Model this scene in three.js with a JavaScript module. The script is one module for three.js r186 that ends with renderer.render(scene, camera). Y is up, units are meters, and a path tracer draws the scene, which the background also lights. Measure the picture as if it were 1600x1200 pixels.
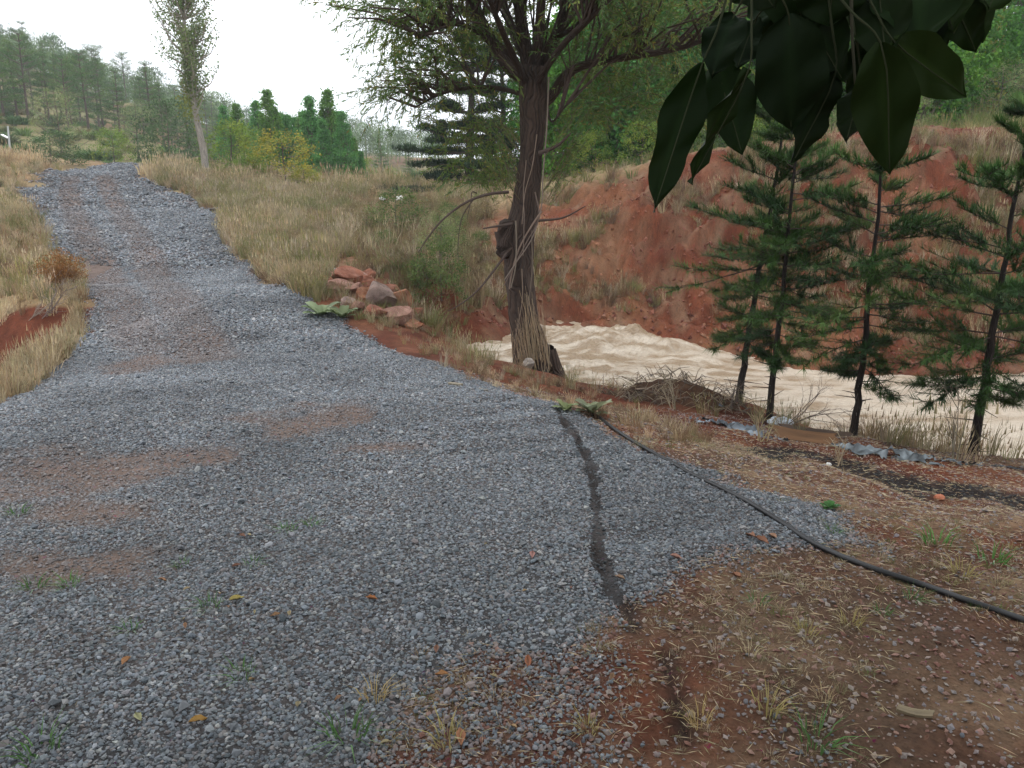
import * as THREE from 'three';
import { mergeVertices, toCreasedNormals } from 'three/addons/utils/BufferGeometryUtils.js';

// ---------------------------------------------------------------- camera, sky, sun, exposure
const scene = new THREE.Scene();
const FOV = 52, PITCH = -14 * Math.PI / 180, EYE = 1.6;
const camera = new THREE.PerspectiveCamera(FOV, 4 / 3, 0.05, 1500);
camera.position.set(0, EYE, 0);
camera.rotation.set(PITCH, 0, 0);

const renderer = new THREE.WebGLRenderer({ antialias: true });
renderer.toneMapping = THREE.LinearToneMapping;
renderer.toneMappingExposure = 1.22;
renderer.shadowMap.enabled = true;
renderer.shadowMap.type = THREE.PCFSoftShadowMap;

// overcast sky: an even bright cloud layer, a little brighter overhead, with faint soft cloud banks
{
  const W = 512, H = 256, data = new Float32Array(W * H * 4);
  for (let j = 0; j < H; j++) for (let i = 0; i < W; i++) {
    const el = ((j + 0.5) / H - 0.5) * Math.PI, az = (i / W) * Math.PI * 2;
    const s = Math.max(0, Math.sin(el));
    const cloud = 1 + 0.05 * Math.sin(az * 3 + 1.3) * Math.cos(el * 4) + 0.04 * Math.sin(az * 7 + el * 9);
    const L = (1.55 + 0.3 * s) * cloud;
    const o = (j * W + i) * 4;
    data[o] = L * 0.965; data[o + 1] = L * 1.0; data[o + 2] = L * 1.06; data[o + 3] = 1;
  }
  const sky = new THREE.DataTexture(data, W, H, THREE.RGBAFormat, THREE.FloatType);
  sky.mapping = THREE.EquirectangularReflectionMapping;
  sky.magFilter = THREE.LinearFilter; sky.needsUpdate = true;
  scene.background = sky; scene.environment = sky;
}
const sun = new THREE.DirectionalLight(new THREE.Color(1, 0.97, 0.92), 0.7);
sun.position.set(-30, 70, -20); sun.target.position.set(0, 0, -12);
sun.castShadow = true; sun.shadow.radius = 40; sun.shadow.mapSize.set(2048, 2048);
Object.assign(sun.shadow.camera, { left: -60, right: 60, top: 60, bottom: -60, near: 1, far: 200 });
scene.add(sun, sun.target);
scene.fog = new THREE.FogExp2(new THREE.Color(0.93, 0.96, 1.0), 0.001);

// ---------------------------------------------------------------- helpers
let seedState = 12345;
const srand = (s) => { seedState = s >>> 0; };
const R = () => { seedState = (seedState + 0x6d2b79f5) | 0; let t = Math.imul(seedState ^ (seedState >>> 15), 1 | seedState); t = (t + Math.imul(t ^ (t >>> 7), 61 | t)) ^ t; return ((t ^ (t >>> 14)) >>> 0) / 4294967296; };
const rr = (a, b) => a + (b - a) * R();
const gauss = () => (R() + R() + R() + R() - 2) * 0.87;
const pick = (a) => a[Math.floor(R() * a.length)];
const V = (x, y, z) => new THREE.Vector3(x, y, z);
const clamp = (x, a = 0, b = 1) => Math.min(b, Math.max(a, x));
const lerp = (a, b, t) => a + (b - a) * t;
const sstep = (a, b, x) => { const t = clamp((x - a) / (b - a)); return t * t * (3 - 2 * t); };
const hash2 = (i, j) => { let h = Math.imul(i, 374761393) + Math.imul(j, 668265263) | 0; h = Math.imul(h ^ (h >>> 13), 1274126177); return ((h ^ (h >>> 16)) >>> 0) / 4294967296; };
function vnoise(x, y) {
  const i = Math.floor(x), j = Math.floor(y), fx = x - i, fy = y - j, u = fx * fx * (3 - 2 * fx), v = fy * fy * (3 - 2 * fy);
  return lerp(lerp(hash2(i, j), hash2(i + 1, j), u), lerp(hash2(i, j + 1), hash2(i + 1, j + 1), u), v) * 2 - 1;
}
const fbm = (x, y, o = 4) => { let s = 0, a = 0.5; for (let k = 0; k < o; k++) { s += a * vnoise(x, y); x = x * 2.03 + 17.1; y = y * 2.03 + 9.7; a *= 0.5; } return s; };
const mixc = (a, b, t) => [lerp(a[0], b[0], t), lerp(a[1], b[1], t), lerp(a[2], b[2], t)];
const vary = (c, k) => { const f = 1 + (R() * 2 - 1) * k; return [c[0] * f * (1 + (R() - 0.5) * k * 0.5), c[1] * f, c[2] * f * (1 + (R() - 0.5) * k * 0.5)]; };

// a picture point of the survey photograph at a chosen distance -> metres
const FPX = 600 / Math.tan(FOV * Math.PI / 360), CP = Math.cos(PITCH), SP = Math.sin(PITCH);
function at(px, py, d) {
  const u = (px - 800) / FPX, v = -(py - 600) / FPX, dy = v * CP + SP, dz = -v * SP + CP, t = d / dz;
  return V(u * t, EYE + dy * t, -d);
}

// geometry collector
class Geo {
  constructor() { this.p = []; this.c = []; this.uv = []; this.i = []; }
  get n() { return this.p.length / 3; }
  v(x, y, z, c, u = 0, w = 0) { this.p.push(x, y, z); this.c.push(c[0], c[1], c[2]); this.uv.push(u, w); return this.n - 1; }
  t(a, b, c) { this.i.push(a, b, c); }
  tube(pts, radii, sides, col, { lump = 0, cap = true, uvk = 1 } = {}) {
    const N = pts.length, T = V(), U = V(), W = V(); let len = 0;
    const first = this.n; let prev = null;
    for (let k = 0; k < N; k++) {
      T.subVectors(pts[Math.min(N - 1, k + 1)], pts[Math.max(0, k - 1)]).normalize();
      if (!prev) { U.set(Math.abs(T.y) > 0.9 ? 1 : 0, Math.abs(T.y) > 0.9 ? 0 : 1, 0); } else U.copy(prev);
      U.addScaledVector(T, -U.dot(T)).normalize(); prev = U.clone(); W.crossVectors(T, U);
      if (k) len += pts[k].distanceTo(pts[k - 1]);
      const r = Array.isArray(radii) ? radii[k] : lerp(radii, radii * 0.4, k / (N - 1));
      for (let s = 0; s <= sides; s++) {
        const a = (s % sides) / sides * Math.PI * 2, q = r * (1 + (lump ? lump * fbm(Math.cos(a) * 1.7 + 3 + len * 0.6, Math.sin(a) * 1.7 + len * 1.6, 3) * 2 : 0));
        const cx = Math.cos(a) * q, sx = Math.sin(a) * q;
        this.v(pts[k].x + U.x * cx + W.x * sx, pts[k].y + U.y * cx + W.y * sx, pts[k].z + U.z * cx + W.z * sx, typeof col === 'function' ? col(k / (N - 1), a) : col, s / sides * uvk, len);
      }
    }
    for (let k = 0; k < N - 1; k++) for (let s = 0; s < sides; s++) {
      const a = first + k * (sides + 1) + s, b = a + sides + 1;
      this.t(a, a + 1, b); this.t(a + 1, b + 1, b);
    }
    if (cap) {
      const e = this.v(pts[N - 1].x, pts[N - 1].y, pts[N - 1].z, typeof col === 'function' ? col(1, 0) : col, 0, len), o = first + (N - 1) * (sides + 1);
      for (let s = 0; s < sides; s++) this.t(o + s, o + s + 1, e);
    }
    return this;
  }
  // a folded leaf blade: two triangles along the midrib
  leaf(p, dir, nrm, len, wid, c) {
    const sx = dir.y * nrm.z - dir.z * nrm.y, sy = dir.z * nrm.x - dir.x * nrm.z, sz = dir.x * nrm.y - dir.y * nrm.x;
    const l = 1 / (Math.hypot(sx, sy, sz) || 1), h = wid * 0.5, m = len * 0.45, f = wid * 0.14;
    const a = this.v(p.x, p.y, p.z, c), mx = p.x + dir.x * m + nrm.x * f, my = p.y + dir.y * m + nrm.y * f, mz = p.z + dir.z * m + nrm.z * f;
    const b = this.v(mx + sx * l * h, my + sy * l * h, mz + sz * l * h, c), e = this.v(mx - sx * l * h, my - sy * l * h, mz - sz * l * h, c);
    const d = this.v(p.x + dir.x * len, p.y + dir.y * len, p.z + dir.z * len, c);
    this.t(a, b, d); this.t(a, d, e);
  }
  needle(p, dir, len, wid, c) {
    let sx = dir.z, sz = -dir.x, sy = 0, l = Math.hypot(sx, sz);
    if (l < 0.1) { sx = 1; sz = 0; l = 1; }
    const h = wid * 0.5 / l;
    const a = this.v(p.x - sx * h, p.y, p.z - sz * h, c), b = this.v(p.x + sx * h, p.y, p.z + sz * h, c), d = this.v(p.x + dir.x * len, p.y + dir.y * len + sy, p.z + dir.z * len, c);
    this.t(a, b, d);
  }
  geometry(smooth = true) {
    const g = new THREE.BufferGeometry();
    g.setAttribute('position', new THREE.Float32BufferAttribute(this.p, 3));
    g.setAttribute('color', new THREE.Float32BufferAttribute(this.c, 3));
    g.setAttribute('uv', new THREE.Float32BufferAttribute(this.uv, 2));
    g.setIndex(this.i); if (smooth) g.computeVertexNormals();
    return g;
  }
  build(name, mat, parent, kind) { const m = new THREE.Mesh(this.geometry(), mat); m.name = name; if (kind) m.userData.kind = kind; m.castShadow = m.receiveShadow = true; parent.add(m); return m; }
}
const used = {};
const numbered = (n) => { used[n] = (used[n] ?? -1) + 1; return used[n] ? n + '_' + String(used[n]).padStart(3, '0') : n; };
function thing(name, label, category, pos = null, group = null) {
  const o = new THREE.Group(); o.name = numbered(name); if (pos) o.position.copy(pos);
  o.userData = { label, category }; if (group) o.userData.group = group; scene.add(o); return o;
}
function copyOf(o, label, pos, turn = 0, scale = 1, group = null) {
  const c = o.clone(); c.name = numbered(o.name.replace(/_\d{3}$/, '')); c.userData = { label, category: o.userData.category };
  const g = group ?? o.userData.group; if (g) c.userData.group = g;
  c.position.copy(pos); c.rotation.set(0, turn, 0); c.scale.setScalar(scale); scene.add(c); return c;
}
function single(mesh, name, label, category, group) {
  mesh.name = numbered(name); mesh.userData = { label, category }; if (group) mesh.userData.group = group;
  mesh.castShadow = mesh.receiveShadow = true; scene.add(mesh); return mesh;
}
const setting = (m, name, kind = 'structure', extra = {}) => { m.name = numbered(name); m.userData = { kind, ...extra }; m.castShadow = m.receiveShadow = true; scene.add(m); return m; };

// ---------------------------------------------------------------- textures (grain only)
function dataTex(S, fn, srgb = false) {
  const d = new Uint8Array(S * S * 4);
  for (let j = 0; j < S; j++) for (let i = 0; i < S; i++) { const c = fn(i, j), o = (j * S + i) * 4; d[o] = c[0]; d[o + 1] = c[1]; d[o + 2] = c[2]; d[o + 3] = 255; }
  const t = new THREE.DataTexture(d, S, S); t.wrapS = t.wrapT = THREE.RepeatWrapping; t.magFilter = THREE.LinearFilter; t.minFilter = THREE.LinearMipmapLinearFilter;
  if (srgb) t.colorSpace = THREE.SRGBColorSpace; t.needsUpdate = true; return t;
}
// tiling value noise on a lattice of period P
function tnoise(x, y, P) {
  const i = Math.floor(x), j = Math.floor(y), fx = x - i, fy = y - j, u = fx * fx * (3 - 2 * fx), v = fy * fy * (3 - 2 * fy), m = (a) => ((a % P) + P) % P;
  return lerp(lerp(hash2(m(i) + P * 31, m(j)), hash2(m(i + 1) + P * 31, m(j)), u), lerp(hash2(m(i) + P * 31, m(j + 1)), hash2(m(i + 1) + P * 31, m(j + 1)), u), v);
}
const grainH = (i, j, S) => 0.25 * tnoise(i / S * 16, j / S * 16, 16) + 0.3 * tnoise(i / S * 64, j / S * 64, 64) + 0.3 * tnoise(i / S * 170, j / S * 170, 170) + 0.15 * hash2(i, j);
const soilMap = dataTex(1024, (i, j) => { const h = grainH(i, j, 1024), k = tnoise(i / 1024 * 40, j / 1024 * 40, 40); const b = clamp(0.45 + h * 0.9 - 0.1, 0.3, 1) * 255; return [b, b * (0.93 + 0.1 * k), b * (0.88 + 0.14 * k)]; });
const soilBump = dataTex(1024, (i, j) => { const b = grainH(i, j, 1024) * 255; return [b, b, b]; });
const barkMap = dataTex(512, (i, j) => {
  const w = tnoise(i / 512 * 8, j / 512 * 8, 8) * 2.2, r = Math.abs(Math.sin((i / 512 * 14 + w) * Math.PI)), f = tnoise(i / 512 * 90, j / 512 * 30, 30 * 3);
  const b = (0.35 + 0.5 * Math.pow(r, 0.7) + 0.25 * f) * 200; return [b, b * 0.98, b * 0.95];
});
const waterBump = dataTex(512, (i, j) => { const b = (0.5 * tnoise(i / 512 * 24, j / 512 * 48, 48) + 0.35 * tnoise(i / 512 * 60, j / 512 * 110, 110) + 0.15 * hash2(i, j)) * 255; return [b, b, b]; });
const woodMap = dataTex(256, (i, j) => { const b = (0.55 + 0.3 * tnoise(i / 256 * 4, j / 256 * 64, 64) + 0.15 * hash2(i, j)) * 255; return [b, b * 0.95, b * 0.88]; });

const std = (o) => new THREE.MeshStandardMaterial({ vertexColors: true, roughness: 0.95, side: THREE.DoubleSide, ...o });
const soilMat = new THREE.MeshPhysicalMaterial({ vertexColors: true, roughness: 0.95, specularIntensity: 0.25, side: THREE.DoubleSide, map: soilMap, bumpMap: soilBump, bumpScale: 0.012 });
const barkMat = std({ map: barkMap, bumpMap: barkMap, bumpScale: 0.045 });
const plainMat = std({});
const leafMat = new THREE.MeshPhysicalMaterial({ vertexColors: true, roughness: 0.8, specularIntensity: 0.25, transmission: 0.45, thickness: 0, side: THREE.DoubleSide });
const needleMat = new THREE.MeshPhysicalMaterial({ vertexColors: true, roughness: 0.85, specularIntensity: 0.25, transmission: 0.2, thickness: 0, side: THREE.DoubleSide });
const strawMat = new THREE.MeshPhysicalMaterial({ vertexColors: true, roughness: 0.9, specularIntensity: 0.3, transmission: 0.25, thickness: 0, side: THREE.DoubleSide });
// ---------------------------------------------------------------- terrain: surveyed points joined by a smooth surface
const survey = [];
const S = (px, py, d) => { const p = at(px, py, d); survey.push([p.x, p.z, p.y]); };
const X = (x, y, z) => survey.push([x, z, y]);
// yard in front
[[-5, 0, 2], [0, 0, 2], [5, 0, 2], [-3, 0, -1.5], [0, 0, -2], [2.5, -0.02, -2], [-3.5, 0, -4], [-1, 0, -4.2], [1.2, -0.03, -4], [-1.5, -0.02, -6.2], [-4, 0, -6.2], [0.3, -0.02, -5.9]].forEach((a) => X(...a));
[[4.5, -0.15, -2], [6, -0.3, -3], [7, -0.5, 0], [9, -0.6, 3], [3, -0.15, -3.8], [2.2, -0.16, -5], [3.2, -0.38, -5.2], [4.6, -0.5, -4.8], [6, -0.62, -5]].forEach((a) => X(...a));
// road
S(380, 540, 9); S(300, 440, 15); S(200, 350, 22); S(150, 300, 29); S(145, 273, 34); S(215, 271, 34); S(75, 277, 33);
X(-18, 2.2, -41); X(-19, 2.3, -50);
S(130, 520, 9.4); S(135, 445, 14.6); S(50, 335, 23.5);
S(330, 340, 22.5); S(440, 450, 13.6); S(520, 490, 10.3); S(640, 557, 7.7);
// left bank and the gully under the road
S(60, 600, 7.1); S(0, 632, 6.4); S(20, 580, 7.8); X(-6.4, -1.3, -9.6); X(-7.6, -1.9, -9.6); X(-10, -2, -9.8); S(60, 470, 11.6); S(0, 470, 12.2); S(0, 400, 16); S(0, 330, 24); S(60, 300, 29); S(0, 262, 31); S(50, 262, 32);
X(-9, 0.1, -6); X(-12, 0.2, -4); X(-12, 0.4, -13.5); X(-18, 2.2, -22);
// field right of the road
S(430, 400, 16.5); S(400, 330, 23.5); S(350, 308, 28); S(500, 380, 18); S(560, 308, 29); S(480, 308, 30); S(640, 312, 26); S(250, 290, 30); S(322, 279, 31.5);
X(-14, 1.9, -38); X(-8, 0.7, -44); X(-13, 0.9, -46); X(0, 1.0, -44);
// rocks, bank behind them, culvert mouth
S(560, 440, 12.4); S(600, 505, 10.1); S(640, 480, 11.4); S(650, 400, 15); S(690, 340, 20); S(700, 450, 13.9); S(690, 522, 10.9);
// near bank strip
S(700, 572, 7.6); S(760, 580, 8.2); S(835, 580, 9.9); S(790, 572, 9.9); S(880, 606, 8.4); S(840, 624, 6.1); S(930, 640, 6.6); S(1000, 660, 6.2); S(960, 600, 8.9); S(1060, 640, 7.4);
S(1150, 617, 8.2); S(1200, 652, 7.5); S(1270, 672, 7.2); S(1335, 687, 6.9); S(1430, 705, 6.65); S(1520, 717, 6.5); S(1600, 728, 6.4); S(1100, 690, 6.1); S(1250, 740, 5.5); S(1450, 790, 4.8); S(1600, 800, 4.7);
X(8, -0.8, -6.4); X(12, -0.9, -6.2);
// river bed
X(-0.1, -1.75, -12.2); X(-0.9, -1.45, -11.9); X(-1.4, -1.3, -12.4); X(1, -1.8, -12.2); X(2.6, -1.9, -11.6); X(4, -2, -10.4); X(5.6, -2.2, -9.6); X(7.4, -2.2, -9.2); X(11, -2.3, -9); X(15, -2.3, -9); X(2.6, -1.9, -13); X(4.6, -2.1, -12); X(8, -2.3, -11); X(1.2, -1.5, -14.2);
X(-1.2, -1.6, -12.8); X(1.9, -1.5, -10.9); X(5, -1.7, -8.4); X(7.5, -1.7, -7.6); X(11, -1.8, -7.4);
// far shore and the red bank
S(755, 527, 13.4); S(800, 512, 14.6); S(870, 506, 15.6); S(960, 520, 15.2); S(1060, 538, 14.7); S(1150, 560, 14); S(1230, 580, 13.3); S(1400, 588, 13); S(1600, 592, 12.9); X(13, -1.5, -12.6);
S(780, 440, 15.6); S(780, 370, 18); S(860, 420, 16.7); S(900, 380, 17.5); S(1000, 440, 16.2); S(1060, 460, 15.8); S(1100, 380, 16.6); S(1060, 340, 17.1); S(1250, 470, 14.8); S(1250, 380, 15.7); S(1420, 480, 14.3); S(1420, 380, 15.2); S(1600, 480, 14.2); S(1600, 380, 15);
S(760, 301, 23); S(820, 300, 21); S(900, 281, 20); S(1000, 268, 19); S(1100, 256, 18.2); S(1200, 246, 17.6); S(1300, 240, 17.2); S(1400, 232, 16.8); S(1450, 224, 16.8); S(1600, 216, 16.8); X(16, 2.9, -16.5); X(22, 3, -17);
S(1100, 250, 22); S(1300, 232, 21); S(1500, 212, 21); S(1600, 208, 22); S(900, 276, 25);
X(3, 2.2, -32); X(8, 2.5, -32); X(16, 3.2, -32); X(26, 4, -34); X(30, 3.6, -20); X(30, 0, -8); X(20, -1, -4);
// land behind
X(0, 3, -60); X(16, 4.5, -60); X(40, 8, -70); X(70, 12, -70); X(10, 6, -110); X(-5, 3, -110); X(60, 14, -150); X(120, 22, -120); X(0, 4, -260); X(150, 30, -300);
S(640, 285, 260); S(560, 268, 240); S(480, 232, 220); S(400, 216, 205); S(330, 205, 190); S(260, 190, 150); S(300, 262, 75); S(420, 285, 90); S(540, 295, 110);
S(200, 205, 72); S(230, 240, 55); S(120, 235, 52); S(150, 210, 62); S(60, 200, 60); S(0, 225, 48); S(200, 165, 110); S(120, 150, 105); S(60, 130, 105); S(0, 110, 100); S(-150, 40, 105); S(-150, 190, 55); S(-400, -20, 100);
X(-60, 8, -40); X(-60, 4, 0); X(-30, 2.5, -8); X(-110, 22, -40); X(-190, 52, -90); X(-150, 42, -200); X(-90, 17, -300); X(-40, 6, -420); X(40, 8, -420); X(-60, 9, -300);
X(-20, 0, 12); X(20, -0.8, 12); X(0, 0, 12); X(0, 0, 30); X(-60, 2, 40); X(60, 0, 40); X(150, 20, 0); X(-200, 30, 30); X(240, 40, -60);
const NS = survey.length, wgt = (() => {
  const n = NS + 3, A = [], b = new Float64Array(n);
  for (let i = 0; i < n; i++) A.push(new Float64Array(n));
  for (let i = 0; i < NS; i++) {
    for (let j = 0; j < NS; j++) A[i][j] = Math.hypot(survey[i][0] - survey[j][0], survey[i][1] - survey[j][1]);
    A[i][i] = -0.03; A[i][NS] = A[NS][i] = 1; A[i][NS + 1] = A[NS + 1][i] = survey[i][0]; A[i][NS + 2] = A[NS + 2][i] = survey[i][1]; b[i] = survey[i][2];
  }
  for (let c = 0; c < n; c++) {
    let p = c; for (let r = c + 1; r < n; r++) if (Math.abs(A[r][c]) > Math.abs(A[p][c])) p = r;
    [A[c], A[p]] = [A[p], A[c]]; [b[c], b[p]] = [b[p], b[c]];
    for (let r = c + 1; r < n; r++) { const f = A[r][c] / A[c][c]; if (f) { for (let k = c; k < n; k++) A[r][k] -= f * A[c][k]; b[r] -= f * b[c]; } }
  }
  for (let c = n - 1; c >= 0; c--) { for (let k = c + 1; k < n; k++) b[c] -= A[c][k] * b[k]; b[c] /= A[c][c]; }
  return b;
})();
function smoothH(x, z) {
  let h = wgt[NS] + wgt[NS + 1] * x + wgt[NS + 2] * z;
  for (let i = 0; i < NS; i++) { const dx = x - survey[i][0], dz = z - survey[i][1]; h += wgt[i] * Math.sqrt(dx * dx + dz * dz + 0.02); }
  return h;
}
// plan polygons and lines, read off the photograph onto the smooth ground
function hit(px, py, fn, far = 160) {
  const u = (px - 800) / FPX, v = -(py - 600) / FPX, dy = v * CP + SP, dz = -v * SP + CP;
  let t0 = 0.8, t = 0.8;
  while (t < far) { if (EYE + dy * t < fn(u * t, -dz * t)) break; t0 = t; t *= 1.012; }
  for (let k = 0; k < 24; k++) { const m = (t0 + t) / 2; if (EYE + dy * m < fn(u * m, -dz * m)) t = m; else t0 = m; }
  return V(u * t, EYE + dy * t, -dz * t);
}
const plan = (list) => list.map(([a, b]) => { const p = hit(a, b, smoothH); return [p.x, p.z]; });
function sdPoly(P, x, z) {
  let d = 1e9, inside = false;
  for (let i = 0, j = P.length - 1; i < P.length; j = i++) {
    const ax = P[j][0], az = P[j][1], bx = P[i][0], bz = P[i][1], ex = bx - ax, ez = bz - az, wx = x - ax, wz = z - az;
    const t = clamp((wx * ex + wz * ez) / (ex * ex + ez * ez)); d = Math.min(d, Math.hypot(wx - ex * t, wz - ez * t));
    if ((bz > z) !== (az > z) && x < (ax - bx) * (z - bz) / (az - bz) + bx) inside = !inside;
  }
  return inside ? d : -d;
}
function dLine(P, x, z) { let d = 1e9; for (let i = 1; i < P.length; i++) { const ax = P[i - 1][0], az = P[i - 1][1], ex = P[i][0] - ax, ez = P[i][1] - az, t = clamp(((x - ax) * ex + (z - az) * ez) / (ex * ex + ez * ez)); d = Math.min(d, Math.hypot(x - ax - ex * t, z - az - ez * t)); } return d; }
const roadPoly = [...plan([[0, 634], [60, 604], [108, 562], [128, 520], [136, 470], [128, 432], [85, 385], [50, 335], [28, 304], [72, 281]]), [-19.6, -36], [-20.5, -48], [-16.5, -48], [-15.4, -36],
  ...plan([[212, 276], [240, 292], [285, 305], [340, 335], [352, 375], [405, 428], [445, 455], [520, 492], [640, 557], [740, 596], [832, 624], [940, 672], [1040, 716], [1150, 765], [1240, 805], [1285, 842], [1180, 868], [1165, 905], [1100, 925], [1000, 965], [850, 968], [700, 992], [640, 1040], [570, 1085], [520, 1200], [450, 1420]]), [-1.2, 1], [-9, 1], [-9, -5.2]];
const tongue = plan([[870, 640], [905, 690], [925, 730], [930, 800], [935, 870], [965, 935], [1005, 1000], [1040, 1060], [1062, 1150]]);
const bedPoly = [[-2.1, -12.7], [-0.9, -11.4], [-0.3, -11.3], [1, -11.1], [2.4, -10.2], [4.2, -8.6], [6, -7.8], [9, -7.2], [18, -7], [18, -13], [9, -13.1], [5.6, -13.6], [4, -14.8], [2, -15.6], [0.6, -15.4], [-0.8, -13.7]];
const patches = plan([[475, 655], [300, 715], [80, 740], [600, 700], [150, 800], [40, 880], [240, 560], [160, 440]]).map((p, i) => [...p, [0.62, 0.5, 0.8, 0.4, 0.5, 0.6, 0.4, 0.5][i], [0.55, 0.26, 0.45, 0.16, 0.25, 0.25, 0.7, 1.6][i]]);
const ash = [plan([[1165, 708], [1230, 712], [1300, 724], [1360, 735], [1420, 745], [1500, 760], [1600, 782]]), plan([[1360, 748], [1420, 765]]), plan([[1480, 765], [1600, 792], [1700, 800]])];
const tracks = [plan([[330, 560], [285, 490], [235, 410], [195, 345], [170, 300], [165, 280]]), plan([[225, 545], [195, 480], [150, 400], [118, 340], [108, 300], [112, 282]])];
const dust = (x, z) => { let s = 0; if (z < -7.5) for (const T of tracks) s = Math.max(s, 0.62 - 0.62 * sstep(0.15, 0.55, dLine(T, x, z)) + 0.25 * fbm(x * 1.2, z * 1.2, 3)); for (const [a, b, rx, rz] of patches) s = Math.max(s, 1 - Math.hypot((x - a) / rx, (z - b) / rz) + 1.1 * fbm(x * 2.6 + 5, z * 2.6, 4)); return sstep(0.05, 0.95, s); };
function gravelD(x, z) {                                  // how thickly stones lie here
  const n = fbm(x * 1.6 + 40, z * 1.6, 4), s = sdPoly(roadPoly, x, z);
  const soft = z > -4.5 && x > -2 ? 0.26 : clamp(-z * 0.02, 0.1, 0.4);
  let d = sstep(-soft, soft * 0.5, s + n * soft * 1.6);
  if (z > -3.9 && x > -1.3 && x < 1.6) d = Math.max(d, clamp(0.16 + n * 0.8, 0, 0.45) * sstep(1.6, 0.7, x));
  return d;
}
const wet = (x, z) => 1 - sstep(0.008, 0.045, dLine(tongue, x, z) + 0.045 * fbm(x * 8, z * 8, 3));
const burnt = (x, z) => { let d = 9; ash.forEach((L, i) => { d = Math.min(d, dLine(L, x, z) - [0.1, 0.07, 0.06][i]); }); return sstep(0.14, -0.02, d + 0.22 * fbm(x * 4, z * 4, 3)); };
function detail(x, z, h0) {
  const bed = sdPoly(bedPoly, x, z);
  const inBank = sstep(-11.8, -13.2, z + 0.12 * x * 0) * sstep(-30, -20, z) * sstep(-2.5, -0.5, x);
  const e = 0.08, sl = Math.hypot(smoothH(x + e, z) - h0, smoothH(x, z + e) - h0) / e;
  const steep = clamp(sl * 0.9) * inBank;
  let n = 0.8 * steep * (0.5 * fbm(x * 0.9, z * 0.9 + 7, 4) - 0.75 * Math.abs(fbm(x * 1.5 + 3, z * 0.45, 3)) + 0.26 * fbm(x * 4, z * 4, 3) - 0.3 * Math.abs(fbm(x * 5 + 2, z * 2, 3)) + 0.12 * Math.sin(h0 * 9 + 3 * fbm(x * 0.8, z, 2))) * (bed > -0.15 ? 0.3 : 1);
  n += 0.05 * inBank * fbm(x * 3, z * 3, 3);
  const s = sdPoly(roadPoly, x, z);
  const nearF = sstep(-45, -20, z);
  n += nearF * lerp(0.1 * fbm(x * 0.8 + 2, z * 0.8, 4) + 0.05 * fbm(x * 4, z * 4, 3) * sstep(0, -1, s), 0.03 * fbm(x * 2.2, z * 2.2, 4) + 0.035 * fbm(x * 0.6 + 9, z * 0.6, 2), sstep(-0.6, 0.2, s));
  n += (1 - nearF) * 1.1 * fbm(x * 0.08, z * 0.08, 4);
  n -= 0.02 * wet(x, z);
  // low ridges raked into the loose gravel beside the hose
  if (x > -0.4 && x < 2.4 && z < -3.2 && z > -6.2 && s > 0) n += 0.016 * sstep(0, 0.25, s) * Math.sin((x * 0.6 + z) * 15 + 3 * fbm(x, z, 2)) * sstep(-0.1, 0.3, fbm(x * 1.2 + 8, z * 1.2, 2) + 0.15);
  return n;
}
const grow = (from, to, step, k) => { const a = []; let x = from, s = step; const dir = Math.sign(to - from); while ((to - x) * dir > 0) { x += s * dir; s *= k; a.push(x); } return a; };
const range = (a, b, s) => { const n = Math.round(Math.abs(b - a) / s), r = []; for (let i = 0; i <= n; i++) r.push(a + (b - a) * i / n); return r; };
const xl = [...grow(-9, -300, 0.1, 1.075).reverse(), ...range(-9, 9.6, 0.075), ...grow(9.6, 300, 0.1, 1.075)];
const zl = [...grow(-40, -480, 0.25, 1.07).reverse(), ...range(-40, -20.2, 0.2), ...range(-20, -12, 0.06), ...range(-11.92, -8.08, 0.08), ...range(-8, 2.6, 0.06), ...grow(2.6, 60, 0.1, 1.1)];
const NX = xl.length, NZ = zl.length, hgt = new Float32Array(NX * NZ);
for (let j = 0; j < NZ; j++) for (let i = 0; i < NX; i++) { const h0 = smoothH(xl[i], zl[j]); hgt[j * NX + i] = h0 + detail(xl[i], zl[j], h0); }
const find = (a, x) => { let lo = 0, hi = a.length - 2; while (lo < hi) { const m = (lo + hi + 1) >> 1; if (a[m] <= x) lo = m; else hi = m - 1; } return lo; };
function H(x, z) {
  const i = find(xl, x), j = find(zl, z), u = clamp((x - xl[i]) / (xl[i + 1] - xl[i])), v = clamp((z - zl[j]) / (zl[j + 1] - zl[j]));
  return lerp(lerp(hgt[j * NX + i], hgt[j * NX + i + 1], u), lerp(hgt[(j + 1) * NX + i], hgt[(j + 1) * NX + i + 1], u), v);
}
const G = (px, py) => { const p = hit(px, py, H); p.y = H(p.x, p.z); return p; };
const onG = (x, z, lift = 0) => V(x, H(x, z) + lift, z);
function slopeAt(x, z) { const e = 0.3; return Math.hypot(H(x + e, z) - H(x - e, z), H(x, z + e) - H(x, z - e)) / (2 * e); }

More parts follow.
